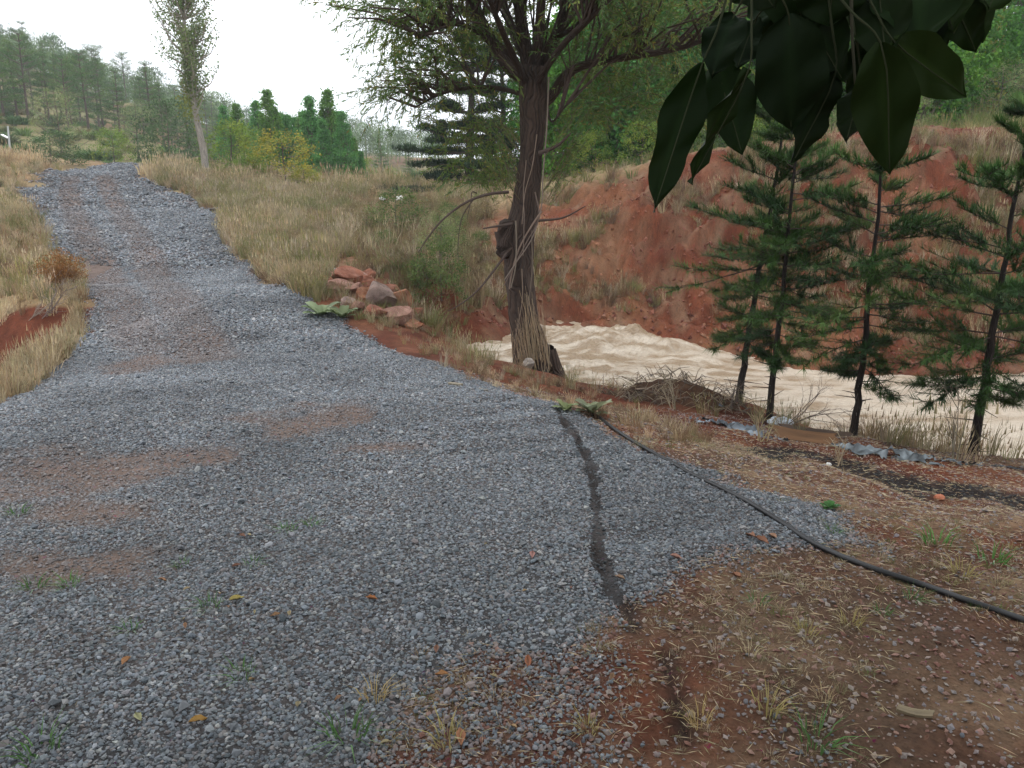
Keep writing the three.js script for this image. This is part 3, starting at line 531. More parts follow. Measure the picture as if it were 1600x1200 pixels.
// --- the willow on the river bank
{
  srand(101);
  const D = 10, base = at(832, 578, D); base.y = H(base.x, base.z) - 0.02;
  const t = thing('willow_tree', 'large willow with a dark furrowed leaning trunk at the edge of the muddy river', 'tree', base);
  const A = (px, py, dz = 0) => at(px, py, D + dz).sub(base);
  const trunkPts = curve([V(0.06, -0.25, 0), A(836, 572), A(826, 520), A(816, 470), A(811, 420), A(813, 360), A(822, 300), A(828, 250), A(831, 200), A(831, 150), A(832, 105)], 40);
  const wpx = [100, 84, 64, 56, 54, 60, 52, 48, 52, 58, 60], tr = trunkPts.map((_, i) => { const f = i / 40 * 10, k = Math.min(9, Math.floor(f)); return lerp(wpx[k], wpx[k + 1], f - k) / FPX * D / 2 * 0.76; });
  const tg = new Geo().tube(trunkPts, tr, 26, (f, a) => { const n = 0.85 + 0.5 * fbm(a * 2, f * 9, 3); return [BARK[0] * n, BARK[1] * n, BARK[2] * n]; }, { lump: 0.2, uvk: 1.3 });
  for (let k = 0; k < 6; k++) { const a = k / 6 * 6.28 + 0.4; tg.tube(curve([V(0.06 + Math.cos(a) * 0.16, 0.35, Math.sin(a) * 0.16), V(0.06 + Math.cos(a) * 0.3, 0.06, Math.sin(a) * 0.3), V(0.06 + Math.cos(a) * 0.5, -0.22, Math.sin(a) * 0.5)], 6), grad(0.11, 0.05, 7), 8, BARK, { lump: 0.2 }); }
  tg.build('trunk', barkMat, t);
  // burl and torn stubs on the left of the trunk
  const bg = new Geo(); { const c = A(790, 368, -0.1); for (let k = 0; k < 7; k++) bg.tube(curve([c.clone().add(V(0.08, rr(-0.2, 0.2), 0)), c.clone().add(V(rr(-0.08, 0), rr(-0.24, 0.24), rr(-0.08, 0.08))), c.clone().add(V(rr(-0.1, 0.02), rr(-0.3, 0.3), rr(-0.1, 0.1)))], 5), [0.05, 0.066, 0.06, 0.05, 0.04, 0.015], 9, BARK, { lump: 0.35 }); }
  bg.build('burl', barkMat, t);
  const limbs = [
    [[[832, 125], [800, 110], [775, 75], [755, 35], [738, 0], [715, -60], [690, -130]], 0.15, 0.05, [0, 0, 0.1, 0.2, 0.3, 0.5, 0.7]],
    [[[830, 120], [818, 60], [812, 10], [806, -60], [800, -140]], 0.17, 0.06, [0, 0.1, 0.2, 0.3, 0.4]],
    [[[835, 115], [842, 60], [846, 0], [852, -80], [850, -160]], 0.13, 0.05, [0, -0.1, -0.2, -0.3, -0.5]],
    [[[842, 130], [862, 80], [877, 40], [890, 0], [915, -70], [930, -140]], 0.1, 0.035, [0, 0.2, 0.3, 0.3, 0.5, 0.8]],
    [[[845, 165], [862, 150], [880, 122], [905, 104], [940, 96], [985, 88], [1040, 80], [1090, 67], [1130, 45]], 0.125, 0.03, [0, 0, -0.1, -0.15, -0.2, -0.3, -0.4, -0.5, -0.7]],
    [[[812, 146], [780, 138], [745, 136], [705, 142], [675, 153], [648, 168]], 0.055, 0.015, [0, 0.1, 0.1, 0.2, 0.3, 0.4]],
    [[[778, 80], [740, 45], [710, 38], [680, 44], [655, 60]], 0.06, 0.015, [0.1, 0, -0.1, -0.2, -0.2]],
    [[[868, 60], [900, 40], [935, 10], [965, -30], [1000, -80]], 0.06, 0.02, [0.1, -0.1, -0.3, -0.5, -0.8]],
    [[[850, 130], [862, 190], [880, 170], [905, 140]], 0.03, 0.012, [-0.2, -0.25, -0.3, -0.3]],
    [[[822, 130], [790, 60], [765, 0], [740, -70]], 0.08, 0.03, [-0.1, -0.8, -1.4, -2]],
    [[[838, 130], [880, 70], [930, 20], [975, -40]], 0.08, 0.03, [-0.1, -0.7, -1.3, -1.9]],
    [[[832, 120], [800, 50], [780, -20], [770, -100]], 0.09, 0.03, [0.2, 1, 1.8, 2.4]],
    [[[836, 120], [870, 55], [910, 0], [960, -60]], 0.09, 0.03, [0.2, 0.9, 1.7, 2.3]],
  ];
  const paths = limbs.map(([pp, r0, r1, dz]) => { const c = curve(pp.map((q, i) => A(q[0], q[1], dz[i])), 18); new Geo().tube(c, grad(r0 * 0.56, r1 * 0.65, 19), 9, BARK, { lump: 0.12 }).build('limb', barkMat, t); return c; });
  // dead stems hanging from the burl, and the two dark arching branches
  for (const [pp, r] of [[[[795, 300], [760, 304], [725, 318], [690, 345], [668, 372], [654, 394]], 0.016], [[[742, 308], [722, 340], [716, 380], [716, 410]], 0.007], [[[792, 395], [770, 425], [745, 455], [720, 475], [700, 486]], 0.014], [[[800, 350], [780, 353], [755, 357]], 0.018], [[[840, 345], [880, 340], [915, 322]], 0.014], [[[842, 240], [870, 228], [892, 208]], 0.025], [[[745, 302], [738, 300], [735, 318], [730, 340]], 0.007]])
    new Geo().tube(curve(pp.map((q, i) => A(q[0], q[1], -0.25 - 0.06 * i)), 14), grad(r * 1.2, r * 0.4, 15), 6, BARKD).build('dead_branch', plainMat, t);
  // pale vine stems climbing the trunk
  const vines = [[[[858, 120], [853, 200], [850, 280], [846, 320], [830, 370], [808, 410], [788, 438]], 0.013], [[[846, 330], [832, 350], [812, 390], [802, 430], [792, 452]], 0.016], [[[838, 300], [842, 340], [826, 380], [800, 420], [786, 446]], 0.012], [[[806, 345], [804, 380], [806, 420], [800, 450]], 0.014], [[[822, 250], [816, 300], [820, 340], [818, 400]], 0.008], [[[840, 210], [828, 260], [820, 300], [815, 350]], 0.008], [[[815, 420], [820, 470], [808, 520], [805, 560]], 0.008], [[[830, 360], [834, 420], [826, 480], [830, 540]], 0.008]];
  for (const [pp, r] of vines) new Geo().tube(curve(pp.map((q) => A(q[0] + gauss() * 4, q[1], -0.27 + gauss() * 0.03)), 16), grad(r * 0.8, r * 0.5, 17), 5, vary([0.2, 0.15, 0.115], 0.25)).build('vine_stem', plainMat, t);
  // straw coloured suckers round the foot
  const sk = new Geo();
  for (let k = 0; k < 130; k++) { const px = rr(808, 862), y0 = rr(560, 584), h = rr(30, 120) * (px > 825 ? 1 : 0.6), q = A(px + rr(-8, 6), y0, rr(-0.42, -0.2)), e = A(px - h * 0.16 + rr(-10, 8), y0 - h, rr(-0.34, -0.2)); sk.tube([q, q.clone().lerp(e, 0.5).add(V(rr(-0.03, 0.03), 0, rr(-0.04, 0.01))), e], [0.005, 0.004, 0.002], 3, vary([0.33, 0.24, 0.15], 0.3)); }
  sk.build('suckers', plainMat, t, 'stuff');
  // twigs with narrow leaves
  const tw = new Geo(), lf = new Geo();
  const pal = [[0.13, 0.21, 0.05], [0.16, 0.24, 0.055], [0.1, 0.18, 0.05], [0.2, 0.24, 0.06], [0.13, 0.22, 0.08]];
  function twig(p, dir, len, leaves, droop, c0, sc = 1) {
    const q = [p.clone()], n = 5, d = dir.clone().normalize();
    for (let k = 0; k < n; k++) { d.y -= droop / n; d.x += gauss() * 0.12; d.z += gauss() * 0.12; d.normalize(); q.push(q[k].clone().addScaledVector(d, len / n)); }
    tw.tube(q, grad(0.0045, 0.0015, n + 1), 3, [0.12, 0.1, 0.05], { cap: false });
    for (let k = 0; k < leaves; k++) {
      const f = 0.12 + 0.88 * (k + R()) / leaves, s = Math.min(n - 1, Math.floor(f * n)), pos = q[s].clone().lerp(q[s + 1], f * n - s), ld = q[s + 1].clone().sub(q[s]).normalize().addScaledVector(rnd3(), 0.9); ld.y -= 0.25; ld.normalize();
      const col = vary(R() < 0.035 ? [0.3, 0.24, 0.06] : c0, 0.25);
      lf.leaf(pos, ld, rnd3(), rr(0.05, 0.09) * sc, rr(0.012, 0.018) * sc, col);
    }
  }
  const spread = (path, n, from, len0, len1, up, leaves) => {
    for (let k = 0; k < n; k++) {
      const f = lerp(from, 1, R()), i = Math.min(path.length - 2, Math.floor(f * (path.length - 1))), p = path[i].clone().lerp(path[i + 1], R()), dir = rnd3(); dir.y = Math.abs(dir.y) * 0.6 + up; dir.addScaledVector(path[i + 1].clone().sub(path[i]).normalize(), 0.8).normalize();
      const L = rr(len0, len1), e = p.clone().addScaledVector(dir, L), mid = p.clone().addScaledVector(dir, L * 0.55).add(V(gauss() * 0.1, 0.08, gauss() * 0.1));
      tw.tube([p, mid, e], [0.018, 0.012, 0.006], 4, BARKD, { cap: false });
      const c0 = pick(pal);
      for (let m = 0; m < 4; m++) { const s = rr(0.35, 1), o = s < 0.55 ? p.clone().lerp(mid, s / 0.55) : mid.clone().lerp(e, (s - 0.55) / 0.45); const td = dir.clone().addScaledVector(rnd3(), 0.9); twig(o, td, rr(0.4, 0.85), Math.round(rr(leaves * 0.7, leaves * 1.3)), rr(0.3, 1.1), c0); }
    }
  };
  const dens = [44, 40, 36, 36, 44, 26, 38, 44, 6, 40, 40, 46, 46];
  for (let k = 0; k < 16; k++) { const px0 = rr(815, 850), a = lerp(-1, 1, k / 15) + gauss() * 0.1, dz = gauss() * 0.8; paths.push(curve([A(px0, rr(110, 135), gauss() * 0.1), A(px0 + a * 40, 60, dz * 0.4), A(px0 + a * 80, 0, dz * 0.7), A(px0 + a * 120, -80, dz)], 10)); new Geo().tube(paths[paths.length - 1], grad(rr(0.014, 0.028), 0.008, 11), 6, BARK).build('limb', barkMat, t); }
  paths.forEach((c, i) => spread(c, dens[i] ?? 9, [0.5, 0.55, 0.55, 0.5, 0.4, 0.35, 0.3, 0.45, 0.4, 0.5, 0.5, 0.45, 0.45][i] ?? 0.65, 0.35, 1.15, [0.35, 0.5, 0.5, 0.5, 0.15, 0.15, 0.2, 0.4, 0.5, 0.4, 0.4, 0.4, 0.4][i] ?? 0.4, 26));
  // hanging outer curtain at the left and lower right
  const hang = (n, x0, x1, y0, y1, z0, z1, len0, len1, lv) => { for (let k = 0; k < n; k++) { const p = A(rr(x0, x1), rr(y0, y1), rr(z0, z1)); twig(p, V(gauss() * 0.6, 0.15, gauss() * 0.5), rr(len0, len1), lv, rr(0.8, 1.8), pick(pal)); } };
  hang(210, 590, 720, -40, 140, -0.4, 1.6, 0.3, 0.7, 26); hang(90, 640, 790, 20, 160, 0, 1.5, 0.3, 0.6, 24); hang(230, 900, 1125, 95, 200, 0.1, 1.3, 0.3, 0.7, 25); hang(130, 700, 800, 175, 290, 0.3, 1.2, 0.3, 0.6, 22); hang(150, 700, 1130, -60, 70, 0.4, 2, 0.4, 0.8, 26); hang(20, 640, 690, 160, 200, 0.2, 0.5, 0.25, 0.5, 16);
  // upright sucker shoots beside the trunk and along the big limb
  const shoot = (n, x0, x1, y0, y1, lean, len0, len1, lv) => { for (let k = 0; k < n; k++) twig(A(rr(x0, x1), rr(y0, y1), rr(-0.4, 0.3)), V(lean + gauss() * 0.35, 1, gauss() * 0.3), rr(len0, len1), lv, 0.1, pick(pal)); };
  shoot(34, 845, 870, 230, 330, 0.6, 0.4, 0.95, 12); shoot(26, 800, 815, 200, 320, -0.7, 0.4, 0.9, 14); shoot(40, 880, 1040, 80, 115, 0.2, 0.5, 1.0, 16); shoot(14, 780, 800, 280, 310, -0.3, 0.3, 0.6, 12);
  tw.build('twigs', plainMat, t, 'stuff'); lf.build('crown', leafMat, t);
}

// --- pines: trunk, each larger branch, needles
const NEEDLE = [[0.055, 0.12, 0.035], [0.075, 0.15, 0.04], [0.045, 0.095, 0.036], [0.095, 0.165, 0.045]];
function youngPine(root, height, r0, lean, o) {
  const trunk = curve([V(0, -0.12, 0), V(lean.x * 0.25, height * 0.25, lean.z * 0.25), V(lean.x * 0.6, height * 0.6, lean.z * 0.6), V(lean.x, height, lean.z)], 22);
  for (let k = 3; k < 22; k++) { trunk[k].x += gauss() * 0.012; trunk[k].z += gauss() * 0.012; }
  new Geo().tube(trunk, grad(r0, r0 * 0.2, 23), 12, (f, a) => { const n = 0.8 + 0.5 * fbm(a * 2, f * 22, 2); return [0.07 * n, 0.05 * n, 0.042 * n]; }, { lump: 0.1 }).build('trunk', barkMat, root);
  const tAt = (f) => { const i = Math.min(21, Math.floor(f * 22)); return trunk[i].clone().lerp(trunk[i + 1], f * 22 - i); };
  const ng = new Geo(), stubs = new Geo();
  const tuft = (p, d, n, L, c) => { for (let k = 0; k < n; k++) { const nd = d.clone().multiplyScalar(0.9).addScaledVector(rnd3(), 0.75).normalize(); ng.needle(p.clone().addScaledVector(d, -rr(0, 0.07)), nd, L * rr(0.7, 1.15), o.nw ?? 0.0075, vary(c, 0.3)); } };
  let f = o.first;
  while (f < 0.985) {
    const rel = (f - o.first) / (1 - o.first), nb = Math.round(rr(1, 2.6)), a0 = rr(0, 6.3);
    for (let b = 0; b < nb; b++) {
      if (R() < 0.12) continue;
      const a = a0 + b / nb * 6.283 + gauss() * 0.5, p = tAt(clamp(f + gauss() * 0.03, 0, 0.99)), L = o.len * (rel < 0.3 ? lerp(0.4, 1, rel / 0.3) : lerp(1, 0.22, (rel - 0.3) / 0.7)) * rr(0.65, 1.2), up = lerp(-0.15, 0.75, rel) + gauss() * 0.28;
      const d = V(Math.cos(a), up, Math.sin(a)).normalize(), bp = [p]; const dd = d.clone();
      for (let k = 0; k < 5; k++) { dd.y += 0.09 * (k - 1.8) + gauss() * 0.12; dd.x += gauss() * 0.16; dd.z += gauss() * 0.16; dd.normalize(); bp.push(bp[k].clone().addScaledVector(dd, L / 5)); }
      new Geo().tube(bp, grad(0.0065 * (0.5 + L / o.len * 0.7), 0.002, 6), 5, [0.075, 0.055, 0.045]).build('branch', plainMat, root);
      const c = pick(NEEDLE), side = V(-d.z, 0, d.x).normalize();
      for (let k = 1; k <= 5; k++) {
        if (k < 5) for (const s of [-1, 1, -0.6, 0.6]) {
          if (R() < 0.25) continue;
          const q = bp[k], sd = d.clone().multiplyScalar(0.7).addScaledVector(side, s * rr(0.5, 1)).add(V(0, rr(-0.1, 0.35), 0)).normalize(), sl = L * rr(0.2, 0.48) * (1.1 - k / 8), e = q.clone().addScaledVector(sd, sl);
          stubs.tube([q, e], [0.004, 0.002], 3, [0.08, 0.06, 0.045], { cap: false });
          const m = Math.max(2, Math.round(sl / 0.065));
          for (let w = 1; w <= m; w++) tuft(q.clone().lerp(e, w / m), sd, o.tn, o.nl, c);
        }
        if (k >= 2) for (let w = 0; w < 2; w++) tuft(bp[k - 1].clone().lerp(bp[k], 0.5 + w * 0.5), dd, o.tn, o.nl, c);
      }
    }
    f += o.gap / height * rr(0.75, 1.25);
  }
  for (let k = 0; k < 16; k++) { const p = tAt(rr(0.06, o.first)), a = rr(0, 6.3), L = rr(0.05, 0.28); stubs.tube([p, p.clone().add(V(Math.cos(a) * L, rr(-0.05, 0.08), Math.sin(a) * L))], [0.006, 0.002], 4, [0.09, 0.07, 0.06]); }
  tuft(tAt(1), V(0, 1, 0), 40, o.nl, pick(NEEDLE));
  stubs.build('twigs', plainMat, root, 'stuff'); ng.build('crown', needleMat, root);
}
{
  const opt = { first: 0.27, len: 0.95, gap: 0.065, tn: 17, nl: 0.1 };
  const spots = [
    [1153, 617, 8.2, 3.3, 0.04, V(0.28, 0, 0.1), { ...opt, first: 0.3, len: 1.0 }, 'young pine leaning right with pale plastic caught at its foot, leftmost on the bank', 201],
    [1202, 652, 7.5, 3.1, 0.036, V(0.06, 0, 0), { ...opt, first: 0.3, len: 0.85 }, 'young straight pine beside the white plastic bag on the river bank', 202],
    [1333, 687, 6.9, 3.0, 0.036, V(0.02, 0, -0.05), { ...opt, first: 0.27, len: 0.9, gap: 0.065, tn: 15 }, 'young upright pine behind the brown board on the river bank', 203],
    [1519, 717, 6.5, 2.9, 0.044, V(0.05, 0, 0), { ...opt, first: 0.27, len: 1.15, gap: 0.055, tn: 20 }, 'bushy young pine at the right edge of the bank among dry reeds', 204],
  ];
  for (const [px, py, d, h, r, lean, o, label, seed] of spots) { srand(seed); const p = at(px, py, d); p.y = H(p.x, p.z); youngPine(thing('young_pine', label, 'tree', p, 'young pines along the river bank'), h, r, lean, o); }
}

// --- generic leafy tree made of leaf clumps on real branches
function leafyTree(root, o) {
  const trunk = curve([V(0, -0.2, 0), V(o.lean * 0.3, o.h * 0.3, 0), V(o.lean * 0.7, o.h * 0.65, gauss() * 0.1), V(o.lean, o.h * 0.97, 0)], 12);
  new Geo().tube(trunk, grad(o.r, o.r * 0.15, 13), 9, o.bark ?? [0.16, 0.13, 0.1], { lump: 0.08 }).build('trunk', o.barkMat ?? barkMat, root);
  const lf = new Geo(), br = new Geo();
  for (let k = 0; k < o.clumps; k++) {
    const f = o.from + (1 - o.from) * Math.pow(R(), o.bias ?? 0.9), rad = o.w * o.profile((f - o.from) / (1 - o.from)) * (0.35 + 0.75 * Math.sqrt(R())), a = rr(0, 6.283);
    const i = Math.min(11, Math.floor(f * 12)), s = trunk[Math.max(0, i - Math.round(o.rise ?? 2))], c = V(trunk[i].x + Math.cos(a) * rad, f * o.h, trunk[i].z + Math.sin(a) * rad);
    if (R() < (o.branchy ?? 0.35)) br.tube([s.clone(), s.clone().lerp(c, 0.55).add(V(0, -rad * 0.1, 0)), c], [o.r * 0.22, o.r * 0.13, 0.01], 4, o.bark ?? [0.14, 0.11, 0.085], { cap: false });
    const col = pick(o.pal), cs = o.cs * rr(0.7, 1.3);
    for (let m = 0; m < o.per; m++) { const q = V(c.x + gauss() * cs, c.y + gauss() * cs * (o.flat ?? 1), c.z + gauss() * cs), d = rnd3(); d.y -= 0.3; d.normalize(); lf.leaf(q, d, rnd3(), o.leaf * rr(0.7, 1.3), o.leaf * rr(0.55, 0.8) * (o.narrow ?? 1), vary(col, 0.3)); }
  }
  br.build('branches', plainMat, root, 'stuff'); lf.build('crown', leafMat, root);
}
const POPLAR = [[0.11, 0.24, 0.04], [0.14, 0.28, 0.045], [0.09, 0.2, 0.04], [0.16, 0.29, 0.06]];
const bushProfile = (f) => Math.pow(Math.sin(Math.PI * clamp(0.12 + f * 0.86)), 0.8), colProfile = (f) => Math.pow(Math.sin(Math.PI * clamp(0.1 + f * 0.88)), 0.6);
{ // tall poplar by the road crest
  srand(301); const p = at(323, 280, 31.5); p.y = H(p.x, p.z);
  const t = thing('poplar_tree', 'tall slim poplar with a bare pale trunk beside the road crest', 'tree', p);
  const h = 13, D = 31.5, A = (px, py, dz = 0) => at(px, py, D + dz).sub(p), tp = curve([V(0, -0.2, 0), A(318, 235), A(306, 180), A(297, 120), A(290, 60), A(285, 0), A(280, -120)], 24);
  new Geo().tube(tp, grad(0.15, 0.035, 25), 10, (f, a) => vary([0.42, 0.38, 0.33], 0.2 + 0.1 * Math.sin(a)), { lump: 0.06 }).build('trunk', barkMat, t);
  const lf = new Geo(), br = new Geo();
  for (let k = 0; k < 190; k++) {
    const f = rr(0.34, 1), i = Math.min(23, Math.floor(f * 24)), s = tp[i], side = R() < 0.5 ? -1 : 1, w = (f < 0.45 ? 0.45 : 1.05) * rr(0.2, 1.15), a = rr(0, 6.3), e = s.clone().add(V(Math.cos(a) * w, rr(0.7, 1.5), Math.sin(a) * w));
    br.tube([s, s.clone().lerp(e, 0.5).add(V(Math.cos(a) * w * 0.2, -0.1, 0)), e], [0.028, 0.018, 0.006], 4, [0.32, 0.28, 0.23], { cap: false });
    const c0 = pick([[0.17, 0.25, 0.08], [0.15, 0.22, 0.075], [0.22, 0.28, 0.1], [0.2, 0.24, 0.1]]);
    for (let m = 0; m < 52; m++) { const q = s.clone().lerp(e, rr(0.35, 1.08)).add(V(gauss() * 0.19, gauss() * 0.26, gauss() * 0.19)); lf.leaf(q, rnd3(), rnd3(), rr(0.06, 0.11), rr(0.05, 0.09), vary(c0, 0.3)); }
  }
  for (let m = 0; m < 500; m++) { const s = tp[Math.floor(rr(8, 12))]; lf.leaf(s.clone().add(V(-0.15 + gauss() * 0.4, gauss() * 0.5, gauss() * 0.35)), rnd3(), rnd3(), 0.09, 0.07, vary([0.2, 0.22, 0.05], 0.25)); }
  br.build('branches', plainMat, t, 'stuff'); lf.build('crown', leafMat, t);
}
const protoHome = [];
function proto(make) { const g = new THREE.Group(); make(g); return g; }      // geometry shared by all copies of a kind
function plant(src, name, label, category, pos, turn, scale, group, sy = 1) {
  const o = src.clone(); o.name = numbered(name); o.userData = { label, category }; if (group) o.userData.group = group;
  o.position.copy(pos); o.rotation.y = turn; o.scale.set(scale, scale * sy, scale); scene.add(o); return o;
}
srand(400);
const slimPoplar = [0, 1].map((k) => proto((g) => leafyTree(g, { h: 6, r: 0.07, lean: 0.1, w: 1.15, from: 0.04, clumps: 210, per: 34, cs: 0.2, leaf: 0.15, pal: k ? [[0.1, 0.28, 0.07], [0.13, 0.33, 0.08], [0.09, 0.24, 0.075]] : POPLAR, profile: (f) => Math.pow(clamp(1 - f * 0.97), 0.75) * (0.75 + 0.25 * sstep(0, 0.15, f)), narrow: 0.9 })));
const tallPoplar = [0, 1].map((k) => proto((g) => leafyTree(g, { h: 12, r: 0.16, lean: 0.2, w: 1.15, from: 0.08, clumps: 260, per: 40, cs: 0.36, leaf: 0.2, flat: 1.6, pal: k ? [[0.08, 0.23, 0.045], [0.1, 0.27, 0.05]] : POPLAR, profile: (f) => colProfile(f) * (1.1 - 0.45 * f), narrow: 0.9 })));
const roundTree = [0, 1, 2].map((k) => proto((g) => leafyTree(g, { h: 7, r: 0.14, lean: 0.3, w: 2.1, from: 0.06, clumps: 210, per: 46, cs: 0.42, leaf: 0.2, pal: [[[0.1, 0.26, 0.035], [0.15, 0.32, 0.04], [0.08, 0.21, 0.035]], [[0.3, 0.32, 0.05], [0.35, 0.34, 0.06], [0.24, 0.27, 0.05]], [[0.06, 0.19, 0.04], [0.08, 0.22, 0.045]]][k], profile: bushProfile })));
const bush = [0, 1, 2, 3].map((k) => proto((g) => leafyTree(g, { h: 2, r: 0.04, lean: 0.1, w: 1.05, from: 0.04, clumps: 90, per: 34, cs: 0.2, leaf: 0.085, pal: [[[0.2, 0.3, 0.05], [0.26, 0.33, 0.055], [0.16, 0.25, 0.05]], [[0.36, 0.33, 0.05], [0.4, 0.35, 0.055], [0.24, 0.28, 0.055]], [[0.07, 0.12, 0.045], [0.085, 0.14, 0.05]], [[0.28, 0.33, 0.14], [0.32, 0.36, 0.16], [0.24, 0.28, 0.11]]][k], profile: (f) => Math.sqrt(clamp(1 - (f - 0.15) ** 2 * 1.2)), narrow: k === 3 ? 0.25 : 0.8, rise: 1 })));
srand(430);
const weed = proto((g) => leafyTree(g, { h: 2, r: 0.03, lean: 0.1, w: 1.1, from: 0.04, clumps: 80, per: 30, cs: 0.24, leaf: 0.11, pal: [[0.12, 0.17, 0.05], [0.15, 0.2, 0.06], [0.09, 0.14, 0.045]], profile: (f) => Math.sqrt(clamp(1 - (f - 0.15) ** 2 * 1.2)), narrow: 0.6, rise: 1 }));
const gp = (px, d, y = 300) => { const p = at(px, y, d); p.y = H(p.x, p.z); return p; };
// young poplar stand beyond the field
[[428, 44, 1.0], [412, 50, 0.9], [446, 52, 0.8], [478, 46, 0.86], [490, 43, 0.95], [503, 47, 0.8], [518, 44, 1.05], [530, 46, 0.88], [542, 42, 0.78], [554, 45, 0.62], [566, 43, 0.45], [466, 48, 0.8], [380, 50, 0.85], [360, 52, 0.8], [455, 45, 0.8], [436, 48, 0.85], [496, 50, 0.85], [510, 42, 0.7], [524, 49, 0.9]].forEach(([px, d, s], k) => plant(slimPoplar[k % 3 ? 1 : 0], 'young_poplar', 'slim young green poplar in the stand beyond the grassy field', 'tree', gp(px, d), rr(0, 6), s * 0.9, 'young poplars beyond the field', 0.95));
plant(bush[0], 'leafy_shrub', 'bright lime green shrub just right of the tall poplar trunk', 'shrub', gp(364, 33), 1, 1.2, null, 0.85);
plant(bush[1], 'leafy_shrub', 'yellow green shrub in front of the young poplar stand', 'shrub', gp(447, 32), 2, 1.35, null, 0.75);
plant(bush[0], 'leafy_shrub', 'small lime shrub at the left side of the yellow shrub', 'shrub', gp(395, 31), 3, 0.65, null, 0.8);
plant(bush[1], 'leafy_shrub', 'small yellow shrub at the right side of the yellow green shrub', 'shrub', gp(478, 31), 4, 0.65, null, 0.7);
plant(bush[2], 'leafy_shrub', 'dark green roundish bush left of the road crest', 'shrub', gp(85, 38), 0.5, 1.25, null, 0.6);
plant(bush[2], 'leafy_shrub', 'dark green bush on the slope directly left of the tall poplar', 'shrub', gp(270, 46), 1.5, 1.6, null, 1.2);
plant(bush[0], 'leafy_shrub', 'low green bush just beyond the road crest', 'shrub', gp(185, 44), 2.5, 0.95, null, 0.9);
plant(bush[3], 'leafy_shrub', 'pale olive shrub above the dark bush left of the road', 'shrub', gp(105, 46), 2.5, 1.4, null, 1.25);
plant(bush[3], 'leafy_shrub', 'grey olive shrub on the slope beyond the road crest', 'shrub', gp(222, 50), 0.7, 1.3, null, 1.3);
// weeds and bushes on the slope behind the rocks
plant(weed, 'weed_bush', 'leafy green weed bush near the white litter above the rocks', 'plant', G(618, 366), 1, 0.62, null, 0.8);
plant(weed, 'weed_bush', 'green weed growing right beside the red boulders', 'plant', G(690, 470), 2, 0.42, null, 1.3);
plant(bush[3], 'weed_bush', 'olive weed bush on the slope behind the boulders', 'plant', G(690, 415), 2.2, 0.5, null, 1.0);
const weedDry = proto((g) => leafyTree(g, { h: 2, r: 0.03, lean: 0.1, w: 1.1, from: 0.04, clumps: 70, per: 26, cs: 0.26, leaf: 0.12, pal: [[0.2, 0.17, 0.07], [0.17, 0.12, 0.06], [0.24, 0.21, 0.09]], profile: (f) => Math.sqrt(clamp(1 - (f - 0.15) ** 2 * 1.2)), narrow: 0.3, rise: 1, branchy: 0.8 }));
[[572, 372], [600, 392], [640, 345], [655, 398], [705, 365], [735, 350], [672, 345], [748, 400], [720, 425], [640, 425], [668, 448], [740, 450], [760, 340], [700, 395], [590, 348], [550, 350]].forEach(([px, py], k) => plant(k % 3 === 1 ? weed : weedDry, 'slope_weed', k % 3 === 1 ? 'green leafy weed on the slope between the boulders and the willow' : 'brownish dry weed on the slope between the boulders and the willow', 'plant', G(px, py), k, rr(0.2, 0.36), k % 3 === 1 ? 'green weeds on the slope' : 'dry weeds on the slope', rr(0.7, 1.1)));
// trees behind the willow and above the red bank
const behind = 'green trees behind the willow and the red bank', lab = 'leafy green tree in the row behind the red bank', labP = 'tall green poplar in the row behind the red bank';
[[885, 25, 0, 0.83], [925, 26, 0, 0.92], [962, 24, 2, 0.87], [1005, 26, 0, 0.92], [1048, 24, 2, 0.83], [1092, 25, 0, 0.92], [1140, 24, 0, 0.78], [1190, 26, 2, 0.92], [1250, 24, 0, 0.87], [1310, 25, 0, 0.87], [1370, 24, 2, 0.83], [1425, 23, 0, 0.74], [855, 28, 2, 0.74], [1470, 26, 0, 0.74]].forEach(([px, d, k, s]) => plant(roundTree[k], 'leafy_tree', lab, 'tree', gp(px, d), rr(0, 6), s * rr(0.75, 0.95), behind, 1.05));
[[905, 35, 1.00], [945, 37, 1.09], [985, 35, 1.04], [1025, 37, 1.09], [1065, 34, 1.00], [1110, 36, 1.04], [1165, 37, 0.95], [1220, 37, 0.95], [1280, 36, 0.95], [1340, 37, 0.90], [1400, 37, 0.85], [1660, 24, 1.04]].forEach(([px, d, s], k) => plant(tallPoplar[k & 1], 'tall_poplar', labP, 'tree', gp(px, d), rr(0, 6), s * 0.86, 'poplars behind the red bank'));
plant(tallPoplar[1], 'tall_poplar', 'tall dark poplar at the right edge above the red bank', 'tree', gp(1592, 31), 1, 1.05, 'poplars behind the red bank');
plant(tallPoplar[0], 'tall_poplar', 'second tall poplar from the right edge behind the pale shrubs', 'tree', gp(1560, 34), 2, 1.0, 'poplars behind the red bank');
plant(roundTree[1], 'leafy_tree', 'yellow green tree between the dark leaves and the right poplars', 'tree', gp(1500, 34), 1, 0.78, null, 1.0);
plant(roundTree[1], 'leafy_tree', 'smaller yellow green tree behind the tip of a dark leaf', 'tree', gp(1462, 38), 2, 0.62, null, 1.0);
[[1540, 24, 1.1, 'large pale feathery shrub on top of the red bank at right'], [1600, 23, 0.95, 'pale feathery shrub at the right edge on top of the red bank'], [1480, 26, 0.8, 'small pale feathery shrub left of the large one on the bank top']].forEach(([px, d, s, l]) => plant(bush[3], 'feathery_shrub', l, 'shrub', gp(px, d), rr(0, 6), s, null, 0.85));
